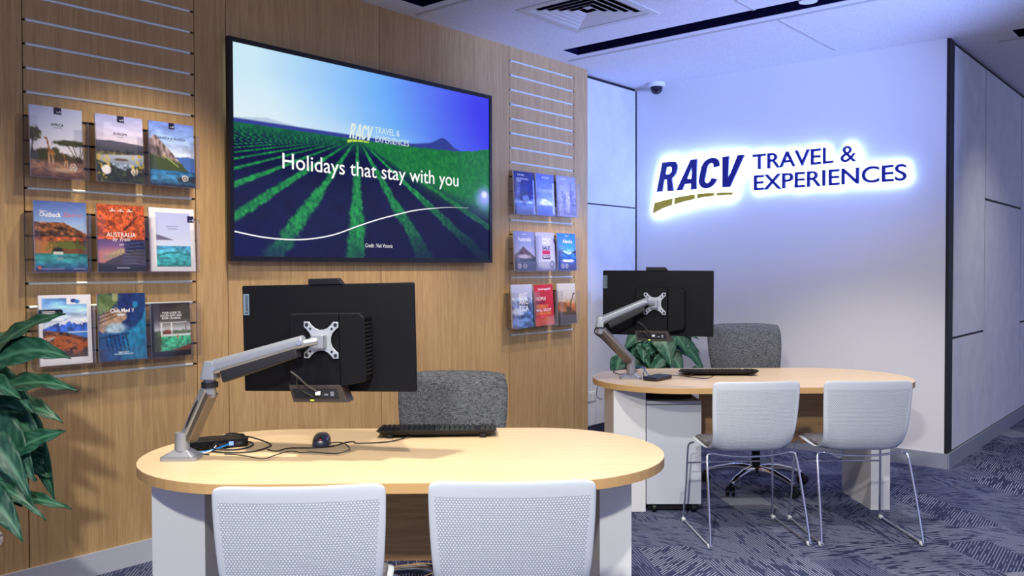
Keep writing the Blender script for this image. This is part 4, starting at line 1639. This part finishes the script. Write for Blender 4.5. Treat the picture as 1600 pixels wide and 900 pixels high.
def p_nz(X, Y):
    A = Art(X, Y).fill((240, 240, 242))
    ins = (X > .06) & (X < .92) & (Y > .04) & (Y < .90)
    B = Art(X, Y).vgrad([(0, (84, 150, 226)), (.2, (150, 194, 240)), (.36, (216, 230, 246))]).speck(.5, 3, 18, Y < .4)
    m = .34 + .26 * np.abs(X - .60) + .03 * (fbm(X * 18, X * 0) - .5)
    B.below(np.maximum(m, .33), (58, 98, 196), .008).speck(.7, 14, 14, Y > m)
    B.fill((230, 236, 250), (Y > m) & (Y < m + .075 * fbm(X * 26, Y * 12) + .01) & (np.abs(X - .60) < .22))
    B.fill((72, 132, 214), (Y > .52) & (X > .45)).fill((206, 226, 240), (np.abs(Y - .535) < .008) & (X > .55))
    g = .50 + .10 * np.clip(X - .1, 0, 1) + .13 * np.clip(X - .5, 0, 1)
    B.below(g, (94, 58, 40), .01)
    B.speck(1.2, 12, 22, Y > g)
    B.fill((190, 96, 40), (Y > g + .05) * (fbm(X * 9 + 5, Y * 18) > .52) * .8)
    B.fill((70, 66, 36), np.clip((Y - .80) / .08, 0, 1) * .7)
    B.line(.10, .62, .28, .60, .010, (206, 190, 176)).line(.28, .60, .08, .68, .010, (206, 190, 176))
    A.c = np.where(ins[..., None], B.c, A.c)
    A.rect(.52, .03, .92, .14, (244, 244, 248))
    A.ell(.66, .085, .055, .03, (40, 60, 130), .2).ell(.73, .10, .05, .03, (50, 130, 210), .2)
    A.fill((18, 18, 22), (X < .46 - .06 * np.abs(Y - .235) / .06) & (Y > .20) & (Y < .30))
    A.rect(.07, .225, .30, .237, (226, 226, 226)).rect(.07, .255, .40, .275, (226, 226, 226))
    return A


def p_pool(X, Y):
    A = Art(X, Y).fill((28, 58, 128))
    A.ell(.18, .12, .26, .16, (88, 112, 62), .4, .8).ell(.05, .24, .16, .10, (110, 132, 70), .4, .8).ell(.40, .04, .10, .08, (150, 160, 110), .4, .8)
    d = X * .6 + (1 - Y) * .3
    A.fill((36, 132, 176), np.clip(((X - .60) + (Y - .45) * .35) / .06, 0, 1))
    A.fill((24, 42, 100), np.clip((.62 - np.hypot((X - .55) * 1.0, Y - .10) * 1.3) / .05, 0, 1) * (X > .42) * .85)
    A.fill((40, 140, 190), np.clip(1 - np.hypot(X - .78, (Y - .17) * 1.3) / .08, 0, 1) * 2)
    A.ell(.25, .40, .34, .15, (176, 146, 118), .15, .25, -.25)
    for k in range(3):
        A.line(.0, .44 - k * .06, .40, .33 - k * .045, .014, (96, 72, 54))
    A.ell(.36, .52, .22, .08, (168, 196, 214), .5)
    A.fill((30, 98, 148), (Y > .58) * np.clip(1 - (X - .1) * .8, 0, 1) * .7)
    A.fill((60, 150, 190), (np.abs(np.sin((X * 1.4 + Y) * 70)) > .86) * (Y > .50) * (X > .45) * .45)
    for k in range(6):
        A.line(.14 + k * .085, .62, .20 + k * .085, .86, .012, (20, 36, 78))
    A.line(.02, .66, .62, .60, .014, (20, 36, 78))
    A.fill((60, 66, 110), np.clip((.18 + (1 - Y) * .4 - X) * 6, 0, 1) * (Y > .82))
    A.rect(.40, .88, .62, .888, (190, 214, 226)).rect(.30, .905, .72, .913, (190, 214, 226))
    A.speck(.3, 18, 18)
    A.rect(.40, .315, .54, .33, (214, 220, 230))
    return A


def p_river(X, Y):
    A = Art(X, Y).vgrad([(0, (44, 36, 32)), (.3, (74, 70, 66)), (.5, (196, 200, 206)), (.6, (170, 180, 170))])
    A.ell(.85, .18, .3, .14, (70, 66, 52), .5, .6)
    A.below(.50 + .04 * fbm(X * 20, X * 0), (96, 112, 84), .02)
    A.rect(.24, .36, .27, .62, (226, 226, 226)).rect(.50, .36, .52, .62, (220, 220, 220)).rect(.86, .34, .89, .60, (120, 120, 122)).rect(.2, .36, .9, .375, (206, 206, 206))
    A.ell(.40, .56, .10, .06, (120, 60, 56), .3).ell(.42, .51, .03, .02, (170, 120, 90), .3)
    A.rect(.28, .58, 1, .62, (206, 214, 214))
    A.fill((70, 168, 128), (Y > .62) & (Y < .92 - .20 * (X - .3)) & (X > .24))
    A.speck(.6, 14, 20, (Y > .62))
    A.ell(.66, .64, .025, .03, (180, 84, 60), .3)
    A.fill((112, 66, 48), np.clip((Y - .96 + .26 * (X - .3)) / .01, 0, 1) * (Y > .66))
    A.fill((150, 146, 196), np.clip((Y - 1.12 + .32 * (X - .3)) / .01, 0, 1) * (Y > .72))
    A.ell(.08, .72, .16, .18, (66, 74, 44), .4, .8)
    A.rect(0, .90, 1, 1, (38, 36, 38)).rect(0, 0, .06, 1, (34, 32, 30)).rect(.17, .895, .32, .905, (180, 180, 176))
    return A


def p_blue1(X, Y):
    A = Art(X, Y).vgrad([(0, (26, 32, 112)), (.6, (44, 58, 156)), (.70, (150, 190, 240)), (.8, (80, 112, 190)), (1, (34, 42, 110))])
    A.ell(.48, .60, .32, .14, (26, 34, 96), .3, .5).ell(.55, .62, .16, .08, (120, 140, 196), .4, .6)
    A.fill((226, 238, 255), np.clip(1 - np.abs(Y - .71) / .03, 0, 1) * .8)
    A.rect(.92, .18, 1, .98, (150, 168, 226))
    return A.speck(.35, 10, 20)


def p_blue2(X, Y):
    A = Art(X, Y).vgrad([(0, (96, 116, 226)), (.5, (120, 146, 236)), (.72, (160, 186, 246)), (.78, (84, 110, 206)), (1, (60, 90, 190))])
    m = .60 + .9 * np.maximum(.30 - X, 0) + .22 * np.maximum(X - .45, 0)
    A.fill((206, 220, 250), (Y > m) & (Y < .76) & (X > .1) & (X < .95))
    A.ell(.6, .40, .30, .04, (158, 176, 244), .7)
    A.rect(.90, .2, 1, .96, (176, 192, 246))
    return A.speck(.2, 8, 16)


def p_city(X, Y):
    A = Art(X, Y).vgrad([(0, (150, 156, 226)), (.5, (176, 180, 232)), (1, (150, 150, 200))])
    for k in range(26):
        x = _rng.rand()
        h = .35 + .3 * _rng.rand()
        A.rect(x - .03, 1 - h, x + .03, .97, tuple(90 + 60 * _rng.rand() + np.array([0, 4, 50])))
    A.rect(.70, .12, .76, .9, (120, 124, 190)).rect(.66, .34, .80, .9, (112, 116, 180))
    return A.speck(.7, 40, 60, Y > .4)


def p_rocks(X, Y):
    A = Art(X, Y).vgrad([(0, (128, 136, 188)), (.35, (152, 160, 206)), (.5, (176, 176, 210))])
    m = .36 + .5 * np.abs(X - .45) + .05 * fbm(X * 12, X * 0)
    A.below(m, (92, 78, 92), .01).speck(1.0, 12, 16, Y > m)
    A.below(.66 + .02 * fbm(X * 9, X * 0), (70, 84, 110), .01).below(.80, (62, 68, 112), .02)
    A.ell(.5, .64, .3, .05, (186, 176, 190), .5, .5)
    laurel(A, .22, .88, .07)
    return laurel(A, .5, .88, .07)


def p_sale(X, Y):
    A = Art(X, Y).vgrad([(0, (176, 176, 214)), (.5, (190, 190, 224)), (.75, (206, 206, 232)), (1, (120, 122, 160))])
    A.ell(.55, .85, .45, .10, (190, 190, 206), .3, .4)
    A.rect(.32, .47, .74, .57, (190, 36, 84)).rect(.32, .585, .74, .69, (34, 30, 66))
    A.ell(.82, .83, .12, .09, (60, 62, 100), .1).ell(.82, .83, .09, .065, (176, 178, 210), .1)
    return A.fill((60, 58, 110), (X + Y * .5 > 1.02) & (X - Y * .8 > .75))


def p_alaska(X, Y):
    A = Art(X, Y).vgrad([(0, (40, 116, 206)), (.4, (76, 160, 232)), (.52, (176, 214, 246))])
    A.below(.44 + .35 * np.abs(X - .15), (58, 82, 136), .01).below(.44 + .5 * np.abs(X - .95), (50, 74, 130), .01)
    A.vgrad([(.55, (50, 120, 196)), (.8, (40, 80, 166)), (1, (46, 62, 140))], (Y > .565)).speck(.6, 10, 20, Y > .4)
    A.ell(.55, .74, .34, .035, (226, 230, 240), .2).rect(.3, .70, .8, .725, (206, 214, 232))
    laurel(A, .25, .88, .07)
    return laurel(A, .48, .88, .07)


def p_polar(X, Y):
    A = Art(X, Y).vgrad([(0, (204, 208, 232)), (.3, (176, 190, 226)), (.6, (76, 106, 176)), (1, (40, 58, 122))])
    m = .52 + .22 * np.abs(X - .6) + .10 * (fbm(X * 7, X * 0) - .5)
    A.below(m, (92, 128, 196), .02).speck(.9, 6, 12, Y > .3)
    A.ell(.3, .62, .3, .08, (206, 220, 246), .6, .6)
    return A


def p_red(X, Y):
    A = Art(X, Y).vgrad([(0, (190, 40, 62)), (.4, (206, 44, 66)), (.75, (206, 46, 66)), (.8, (226, 96, 96)), (1, (240, 120, 110))])
    return A.speck(.15, 4, 4)


def p_safari(X, Y):
    A = Art(X, Y).vgrad([(0, (214, 210, 204)), (.35, (206, 196, 182)), (.48, (186, 150, 106)), (.6, (150, 100, 60))])
    A.below(.42 + .06 * fbm(X * 8, X * 0 + 4) + .1 * np.abs(X - .2), (176, 108, 60), .02).speck(.5, 10, 10, Y > .4)
    A.below(.70, (88, 72, 62), .02).below(.82, (70, 62, 66), .02)
    A.line(.86, .28, .66, .62, .026, (82, 62, 44)).ell(.90, .26, .06, .02, (82, 62, 44), .2).ell(.62, .64, .16, .06, (86, 64, 46), .2)
    for x in (.50, .58, .68, .74):
        A.line(x, .66, x - .01, .84, .012, (80, 60, 44))
    for x in (.3, .42):
        A.line(x, .80, x, .92, .02, (60, 54, 58))
    return A


HOLD_X = .012
BRO_MAT = attr_mat('printed_cover', .28)
HP = None


def make_holder():
    """clear A4 pocket: back sheet with a hook, floor, side webs, U-cut front; local x along the wall, y into it, z up"""
    w, h = .238, .252
    d0, d1 = -.004, -.090     # back and front depth from the wall (towards the room)
    t = bpy.data.objects.new('brochure_holder', None)
    COL.objects.link(t)
    th = .0022
    MB().box((-w / 2, -.014, 0), (w / 2, -.014 + th, h)).build('back_sheet', ACRYL, t)
    fr = [(-w / 2, 0), (w / 2, 0), (w / 2, h), (w / 2 - .032, h), (w / 2 - .032, .075)] + [(w / 2 - .037, .070), (-w / 2 + .037, .070), (-w / 2 + .032, .075), (-w / 2 + .032, h), (-w / 2, h)]
    m = MB()
    vs, fs = poly_fill([fr])
    extrude(m, vs, fs, th, Matrix.Translation((0, -.086, 0)) @ SM)
    m.build('front_sheet', ACRYL, t)
    for s in (-1, 1):
        x = s * (w / 2 - th / 2)
        MB().box((x - th / 2, -.0858, 0.0022), (x + th / 2, -.0142, h)).build('side_web', ACRYL, t)
    MB().box((-w / 2, -.0858, 0), (w / 2, -.0142, th)).build('floor_sheet', ACRYL, t)
    hk = MB().box((-w / 2 + .01, -.0118, h - .038), (w / 2 - .01, .004, h - .034))
    hk.box((-w / 2 + .01, .002, h - .034), (w / 2 - .01, .004, h - .031))
    hk.build('hook', ACRYL, t)
    return t


HOLD = make_holder()
used = [False]


def brochure(y, z, w, h, paint, label, hlabel, grp, texts=(), tilt=0.0, nx=54, ny=76, hz=None, hdy=0.0, xo=.0):
    if used[0]:
        t = copy_tree(HOLD)
    else:
        t = HOLD
        used[0] = True
    t.location = (0, y + hdy, (hz if hz is not None else z - .006))
    t.rotation_euler = (0, 0, PI / 2)
    tag(t, hlabel, 'holder', 'clear holders ' + grp)
    # brochure: front face at .068 from the wall, leaning back slightly
    b = thing('travel_brochure', label, 'brochure', (.064 + xo, y, z), PI / 2, 'brochures ' + grp)
    b.rotation_euler = (rad(-3.0), rad(tilt), PI / 2)
    cov = picture_grid('cover', w, h, nx, ny, paint, BRO_MAT, b, Matrix.Identity(4), .010, PAPER)
    for k, (s, x0, x1, y0_, y1_, mat, kw) in enumerate(texts):
        m = MB()
        tm = Matrix.Translation((-w / 2, -.0006, h)) @ Matrix(((1, 0, 0), (0, 0, -1), (0, 1, 0))).to_4x4()
        text_box(m, s, x0 * w, None if x1 is None else x1 * w, -y1_ * h, -y0_ * h, tm, res=2, **kw)
        m.build('cover_title', mat, b)
    return b


GL = 'on the slat panel beside the plant'
GR = 'on the slat panel right of the wall screen'
O2 = dict(offset=.012)
rowz = (1.746, 1.350, .954)
yl = (1.512, 1.779, 2.024)
brochure(yl[0], rowz[0], .212, .297, p_africa, 'brochure with a giraffe under acacia trees, top row beside the plant', 'clear holder with the giraffe and acacia brochure, top row', GL,
         [('AFRICA', .39, .64, .228, .268, INKD, O2), ('COLLECTION', .44, .60, .285, .297, INKD, {})])
brochure(yl[1], rowz[0], .212, .297, p_europe, 'brochure with a lake, dark hills and yellow flowers, top row', 'clear holder with the lake and yellow flowers brochure, top row', GL,
         [('EUROPE', .37, .66, .255, .293, INKD, O2), ('COLLECTION', .46, .58, .312, .322, INKD, {})])
brochure(yl[2], rowz[0], .220, .297, p_canada, 'brochure with a rocky mountain above a blue lake, top row', 'clear holder with the rocky mountain brochure, top row', GL,
         [('CANADA & ALASKA', .14, .80, .228, .268, INKN, O2), ('COLLECTION', .40, .56, .285, .297, INKN, {})])
brochure(yl[0] + .012, rowz[1], .212, .297, p_outback, 'brochure with a boat on turquoise water under red cliffs, middle row', 'clear holder with the boat and red cliffs brochure, middle row', GL,
         [('Outback', .10, .51, .155, .225, INKW, dict(offset=.02)), ('Spirit', .54, .92, .155, .235, INKO, dict(shear=.3, offset=-.01))], hdy=-.008)
brochure(yl[1] + .002, rowz[1], .214, .297, p_train, 'brochure with orange desert above a silver train, middle row', 'clear holder with the orange desert and train brochure, middle row', GL,
         [('AUSTRALIA', .19, .80, .415, .482, INKW, {}), ('by Train', .31, .68, .49, .56, INKW, dict(shear=.3)), ('2026', .44, .54, .585, .61, INKW, {})])
brochure(yl[2] - .003, rowz[1], .222, .295, p_jet, 'white bordered brochure with pale sky over a turquoise reef, middle row', 'clear holder with the white bordered reef brochure, middle row', GL)
brochure(yl[0] + .026, rowz[2], .214, .297, p_nz, 'white bordered brochure with a snowy blue peak, bottom row behind a leaf', 'clear holder with the snowy peak brochure, bottom row behind leaves', GL, (), hdy=-.008)
brochure(yl[1] + .002, rowz[2], .214, .298, p_pool, 'brochure with a blue resort pool seen from above, bottom row', 'clear holder with the blue resort pool brochure, bottom row', GL,
         [('Club Med', .25, .66, .225, .285, INKW, dict(offset=.02)), ('V', .70, .75, .225, .29, INKW, {})])
brochure(yl[2] - .015, rowz[2], .190, .248, p_river, 'smaller dark brochure with a green pool on a terrace, bottom row', 'clear holder with the smaller dark pool terrace brochure, bottom row', GL,
         [('YOUR GUIDE TO', .27, .76, .165, .205, INKW, O2), ('SOUTH EAST ASIA', .23, .78, .215, .255, INKW, O2), ('RIVER CRUISING', .27, .75, .265, .305, INKW, O2)], hdy=.015)
yr = (4.603, 4.838, 5.092)
brochure(yr[0], rowz[0] - .006, .222, .297, p_blue1, 'dark navy brochure with pale lettering, top row by the wall screen', 'clear holder with the dark navy brochure, top row by the screen', GR,
         [('CRUISE', .17, .50, .06, .10, INKW, O2), ('CRUISE & RAIL', .12, .72, .15, .19, INKW, O2), ('2026', .12, .34, .20, .24, INKW, O2)], nx=30, ny=42)
brochure(yr[1], rowz[0] - .004, .206, .297, p_blue2, 'mid blue brochure with a white iceberg, top row by the wall screen', 'clear holder with the mid blue iceberg brochure, top row', GR,
         [('POLAR', .34, .72, .06, .11, INKW, O2)], nx=30, ny=42)
brochure(yr[2], rowz[0], .228, .297, p_city, 'lavender brochure with a city skyline tower, top row by the screen', 'clear holder with the city skyline brochure, top row', GR,
         [('ASIA', .2, .5, .05, .09, INKW, O2)], nx=30, ny=42)
brochure(yr[0], rowz[1] - .003, .226, .275, p_rocks, 'grey violet brochure with a rocky headland, middle row by the screen', 'clear holder with the rocky headland brochure, middle row', GR,
         [('Australia', .18, .82, .15, .25, INKW, O2), ('2026', .40, .60, .06, .09, INKW, {})], nx=30, ny=42)
brochure(yr[1], rowz[1] - .003, .218, .275, p_sale, 'pale sale brochure with a red price block, middle row by the screen', 'clear holder with the pale sale brochure, middle row', GR,
         [('HALF', .35, .75, .14, .22, INKW, dict(offset=.02)), ('PRICE', .35, .75, .24, .32, INKW, dict(offset=.02)), ('SALE', .32, .74, .36, .45, INKN, dict(offset=.03)), ('$5201', .36, .70, .605, .67, INKW, dict(offset=.02))], nx=36, ny=48)
brochure(yr[2], rowz[1] - .001, .224, .273, p_alaska, 'bright blue brochure with a cruise ship, middle row by the screen', 'clear holder with the bright blue cruise ship brochure, middle row', GR,
         [('Alaska', .28, .82, .16, .26, INKW, O2), ('2026', .40, .62, .05, .08, INKW, {})], nx=30, ny=42)
brochure(yr[0] - .026, rowz[2] - .004, .226, .302, p_polar, 'pale blue polar brochure with stacked white letters, bottom row by the screen', 'clear holder with the pale blue polar brochure, bottom row', GR,
         [('ANT', .34, .76, .19, .31, INKW, dict(offset=.02)), ('ARC', .34, .78, .34, .46, INKW, dict(offset=.02)), ('TICA', .34, .80, .49, .62, INKW, dict(offset=.02))], nx=30, ny=42)
brochure(yr[1] - .014, rowz[2] + .001, .218, .293, p_red, 'red brochure with orange and white lettering, bottom row by the screen', 'clear holder with the red brochure, bottom row', GR,
         [('intrepid', .22, .85, .08, .15, INKW, dict(offset=.02)), ('PEOPLE', .08, .60, .30, .38, INKW, O2), ('SMART', .08, .56, .395, .475, INKN, O2), ('FRIENDLY', .04, .70, .49, .57, INKY, O2),
          ('SMALL GROUP', .05, .85, .585, .655, INKW, O2), ('ADVENTURES', .05, .85, .67, .74, INKY, O2), ('2026', .50, .75, .82, .88, INKY, O2)], tilt=-1.2, nx=20, ny=28)
brochure(yr[2], rowz[2] + .002, .222, .297, p_safari, 'sandy brochure with a giraffe silhouette, bottom row by the screen', 'clear holder with the sandy giraffe silhouette brochure, bottom row', GR, (), nx=36, ny=48)


# ------------------------------------------------------------------ plants
def leaf(mb, cols, base, tip, width, face, droop=.05, fold=.25, nl=16, nw=8, wave=.006):
    base, tip, face = Vector(base), Vector(tip), Vector(face).normalized()
    ax = tip - base
    L = ax.length
    side = ax.cross(face).normalized()
    nrm = side.cross(ax).normalized()
    o = len(mb.v)
    vs, fs = [], []
    for j in range(nl + 1):
        s = j / nl
        c = base + ax * s + Vector((0, 0, droop * 4 * s * (1 - s)))
        w = width / 2 * (math.sin(PI * min(1, s * .96 + .04) ** .72)) ** .85 * (1 - .25 * s)
        if j == nl:
            w = .0008
        for i in range(nw + 1):
            q = -1 + 2 * i / nw
            ripple = wave * math.sin(s * 24 + abs(q) * 4) * abs(q) ** 1.5
            p = c + side * (q * w) + nrm * (fold * w * (abs(q) - .5) * .9 + ripple)
            vs.append(p)
            vein = .9 if i == nw // 2 else (.35 if (int((s * 30 + abs(q) * 6)) % 3 == 0) else 0.0)
            cols.append(vein)
    for j in range(nl):
        for i in range(nw):
            a = j * (nw + 1) + i
            fs.append((a, a + 1, a + nw + 2, a + nw + 1))
    mb.add(vs, fs)


def plant(label, loc, leaves, stems, pot, wk=1.5):
    t = thing('potted_plant', label, 'plant', loc)
    L = Vector(loc)
    mb, cols = MB(), []
    for lf in leaves:
        b_, t_, w, fc, dr = lf
        leaf(mb, cols, Vector(b_) - L, Vector(t_) - L, w * wk, fc, dr, fold=.18)
    o = mb.build('foliage', LEAF, t, smooth=True)
    ca = o.data.color_attributes.new('Col', 'FLOAT_COLOR', 'POINT')
    arr = np.ones((len(cols), 4), dtype=np.float32)
    arr[:, :3] = np.array(cols)[:, None]
    ca.data.foreach_set('color', arr.ravel())
    so = o.modifiers.new('solid', 'SOLIDIFY')
    so.thickness = .0012
    st = MB()
    for p, q in stems:
        p, q = Vector(p) - L, Vector(q) - L
        mid = (p + q) / 2 + Vector((0, 0, .05))
        st.tube([p, mid, q], .005, 6, 5)
    st.build('stems', STEM, t, smooth=True)
    r0, r1, h = pot
    MB().lathe([(0, 0), (r0, 0), (r0 + .01, .01), (r1, h - .02), (r1 + .012, h - .018), (r1 + .012, h), (r1 - .012, h), (r1 - .02, h - .05), (0, h - .05)], 32).build('pot', plain('pot_white', rgb(220, 222, 226), .35), t, smooth=False)
    MB().lathe([(0, h - .06), (r1 - .02, h - .06), (r1 - .021, h - .045), (0, h - .04)], 24).build('soil', plain('soil', rgb(50, 40, 32), .9, bump=.6, bscale=80), t)
    return t


rnd = random.Random(5)
vd = Vector((.649, -.760, .15))      # towards the seated side of the room
pc = Vector((.42, .97, 0))
LV = [((.494, 1.053, 1.013), (.735, 1.265, 1.201), .085, (.3, -.5, .9), .04), ((.542, 1.028, .986), (.803, 1.253, 1.049), .105, (.45, -.55, .7), .06),
      ((.551, 1.034, .893), (.822, 1.266, .936), .085, (.3, -.4, .9), .055), ((.457, 1.083, .825), (.68, 1.273, .809), .085, (.3, -.4, .9), .06),
      ((.604, 1.073, .688), (.792, 1.237, .800), .07, (.5, -.6, .6), .02), ((.43, 1.12, .84), (.556, 1.29, .513), .12, (.6, -.7, .2), .10),
      ((.66, .99, .80), (.813, 1.117, .583), .075, (.7, -.6, .5), .06), ((.627, 1.026, .634), (.797, 1.167, .506), .04, (.4, -.4, .9), .03),
      ((.499, 1.045, .543), (.758, 1.266, .517), .06, (.3, -.4, .9), .03), ((.64, .99, .60), (.792, 1.096, .451), .08, (.6, -.6, .6), .05),
      ((.60, .93, .98), (.836, 1.081, .931), .10, (.3, -.3, 1), .04), ((.45, 1.05, .86), (.70, 1.20, .74), .12, (.6, -.7, .4), .05),
      ((.52, 1.02, .80), (.73, 1.16, .63), .13, (.6, -.7, .4), .06), ((.50, .98, .70), (.72, 1.12, .55), .12, (.6, -.7, .3), .05),
      ((.42, 1.05, .75), (.60, 1.24, .66), .11, (.6, -.7, .3), .05), ((.46, 1.03, .93), (.70, 1.17, .86), .12, (.5, -.6, .6), .05),
      ((.40, 1.1, .68), (.57, 1.27, .60), .12, (.6, -.7, .3), .05), ((.48, 1.05, .70), (.66, 1.22, .70), .11, (.6, -.7, .3), .03)]
for k in range(16):
    a = rnd.uniform(1.2, 5.6)
    d = Vector((math.cos(a), math.sin(a), 0))
    z = rnd.uniform(.6, 1.05)
    b0 = pc + d * .08 + Vector((0, 0, z))
    LV.append((b0, b0 + d * rnd.uniform(.18, .27) + Vector((0, 0, rnd.uniform(-.12, .2))), rnd.uniform(.08, .11), (d.x * .3, d.y * .3, 1), .05))
ST = [(pc + Vector((rnd.uniform(-.05, .05), rnd.uniform(-.05, .05), .34)), l[0]) for l in LV]
plant('leafy green floor plant with drooping ribbed leaves against the oak wall', pc, LV, ST, (.13, .17, .40))

pc2 = Vector((.66, 5.36, 0))
rt = Vector((.7605, .6494, 0))
fw = Vector((-.6493, .7603, 0))


def P2(a, b, z):
    return pc2 + rt * a + fw * b + Vector((0, 0, z))


LV2 = [(P2(-.02, 0, .92), P2(-.24, -.06, .78), .15, (.5, -.6, .5), .05), (P2(.0, 0, .88), P2(-.12, -.12, .68), .15, (.6, -.7, .4), .05), (P2(.02, -.04, .86), P2(.08, -.14, .66), .16, (.6, -.7, .4), .06),
       (P2(.05, 0, .92), P2(.30, -.02, .85), .06, (.3, -.4, .9), .03), (P2(.08, .0, .80), P2(.34, -.04, .60), .13, (.5, -.6, .5), .10), (P2(-.05, .02, .80), P2(-.30, .0, .62), .12, (.5, -.6, .4), .05),
       (P2(.0, 0, .95), P2(.01, -.02, 1.16), .08, (.6, -.7, .3), .02), (P2(-.03, .02, .95), P2(-.20, .04, 1.10), .11, (.6, -.7, .3), .03), (P2(.04, .02, .95), P2(.18, .04, 1.08), .11, (.6, -.7, .3), .03),
       (P2(.0, .04, .82), P2(.14, .10, .70), .14, (.6, -.7, .3), .05), (P2(-.02, .05, .80), P2(-.14, .1, .66), .14, (.6, -.7, .3), .05), (P2(.06, .02, .86), P2(.28, .10, .94), .10, (.4, -.5, .8), .04),
       (P2(-.06, -.02, .78), P2(-.20, -.12, .60), .14, (.6, -.7, .4), .05), (P2(.04, -.02, .76), P2(.18, -.10, .58), .13, (.6, -.7, .4), .06), (P2(.10, .02, .84), P2(.33, .08, .74), .05, (.4, -.5, .8), .06)]
for k in range(16):
    a_, z_ = rnd.uniform(-.30, .34), rnd.uniform(.62, .98)
    b_ = rnd.uniform(-.12, .10)
    dx, dz = rnd.uniform(-.13, .13) + a_ * .25, rnd.uniform(-.22, .06)
    LV2.append((P2(a_ - dx * .6, b_, z_ - dz * .4), P2(a_ + dx, b_ - .05, z_ + dz), rnd.uniform(.07, .12), (.55 + rnd.uniform(-.4, .4), -.75, rnd.uniform(-.2, .6)), .02))
ST2 = [(pc2 + Vector((rnd.uniform(-.05, .05), rnd.uniform(-.05, .05), .36)), l[0]) for l in LV2]
plant('broad-leaved green plant in a white pot behind the far desk', pc2, LV2, ST2, (.14, .18, .42), 1.3)

# ------------------------------------------------------------------ ceiling fittings
t = thing('ceiling_vent', 'square white ceiling air diffuser with nested louvres above the oak wall', 'vent', (.87, 4.22, ZC))
VENT = plain('vent_white', rgb(206, 204, 200), .5)


def ring(h0, h1, z0, z1, th=.003):
    m = MB()
    vs = []
    for h, z in ((h0, z0), (h1, z1), (h1 - th, z1), (h0 - th, z0)):
        vs += [(-h, -h, z), (h, -h, z), (h, h, z), (-h, h, z)]
    fs = []
    for r in range(4):
        r2 = (r + 1) % 4
        for k in range(4):
            k2 = (k + 1) % 4
            fs.append((r * 4 + k, r * 4 + k2, r2 * 4 + k2, r2 * 4 + k))
    m.add(vs, fs)
    return m


m = MB()
for a, b in (((-.31, -.31), (.31, -.262)), ((-.31, .262), (.31, .31)), ((-.31, -.262), (-.262, .262)), ((.262, -.262), (.31, .262))):
    m.box((a[0], a[1], -.006), (b[0], b[1], -.0005))
m.build('frame', VENT, t)
for k in range(5):
    h = .258 - k * .046
    ring(h, h - .030, -.004, .008).build('louvre', VENT, t)
MB().box((-.022, -.022, .02), (.022, .022, .024)).build('centre_plate', VENT, t)

t = thing('security_camera', 'small dark dome camera on a white mount at the ceiling corner', 'camera', (.16, 6.19, ZC - .0005))
MB().lathe([(0, -.035), (.062, -.035), (.070, -.028), (.072, 0), (0, 0)], 32).build('housing', SHELLM, t, smooth=False)
MB().lathe([(0, -.094), (.018, -.092), (.034, -.083), (.046, -.066), (.050, -.048), (.050, -.0352), (0, -.0352)], 32).build('dome', plain('dome_dark', rgb(10, 12, 30), .06), t, smooth=True)
MB().box((-.02, -.012, -.03), (.03, .012, -.0345)).build('badge', SHELLM, t)

t = thing('downlight', 'round glowing downlight set in the dark ceiling slot', 'light', (1.928, 4.93, ZC + .02))
MB().lathe([(.040, -.012), (.052, -.012), (.054, -.006), (.054, .139), (0, .139), (0, .05), (.040, .05)], 28).build('trim_ring', SHELLM, t, smooth=False)
MB().lathe([(0, -.008), (.038, -.008), (.038, -.004), (0, -.004)], 28).build('lens', emit('lamp_glow', (1, .95, .85, 1), 12.0), t)

o = MB().box((-.036, -.014, 0), (.036, .014, .012)).build('slot_sensor', plain('sensor_grey', rgb(80, 74, 96), .5), None, bevel=.003)
o.location = (.66, 4.91, ZC + .148)
tag(o, 'small grey sensor inside the dark ceiling slot above the oak wall', 'sensor')
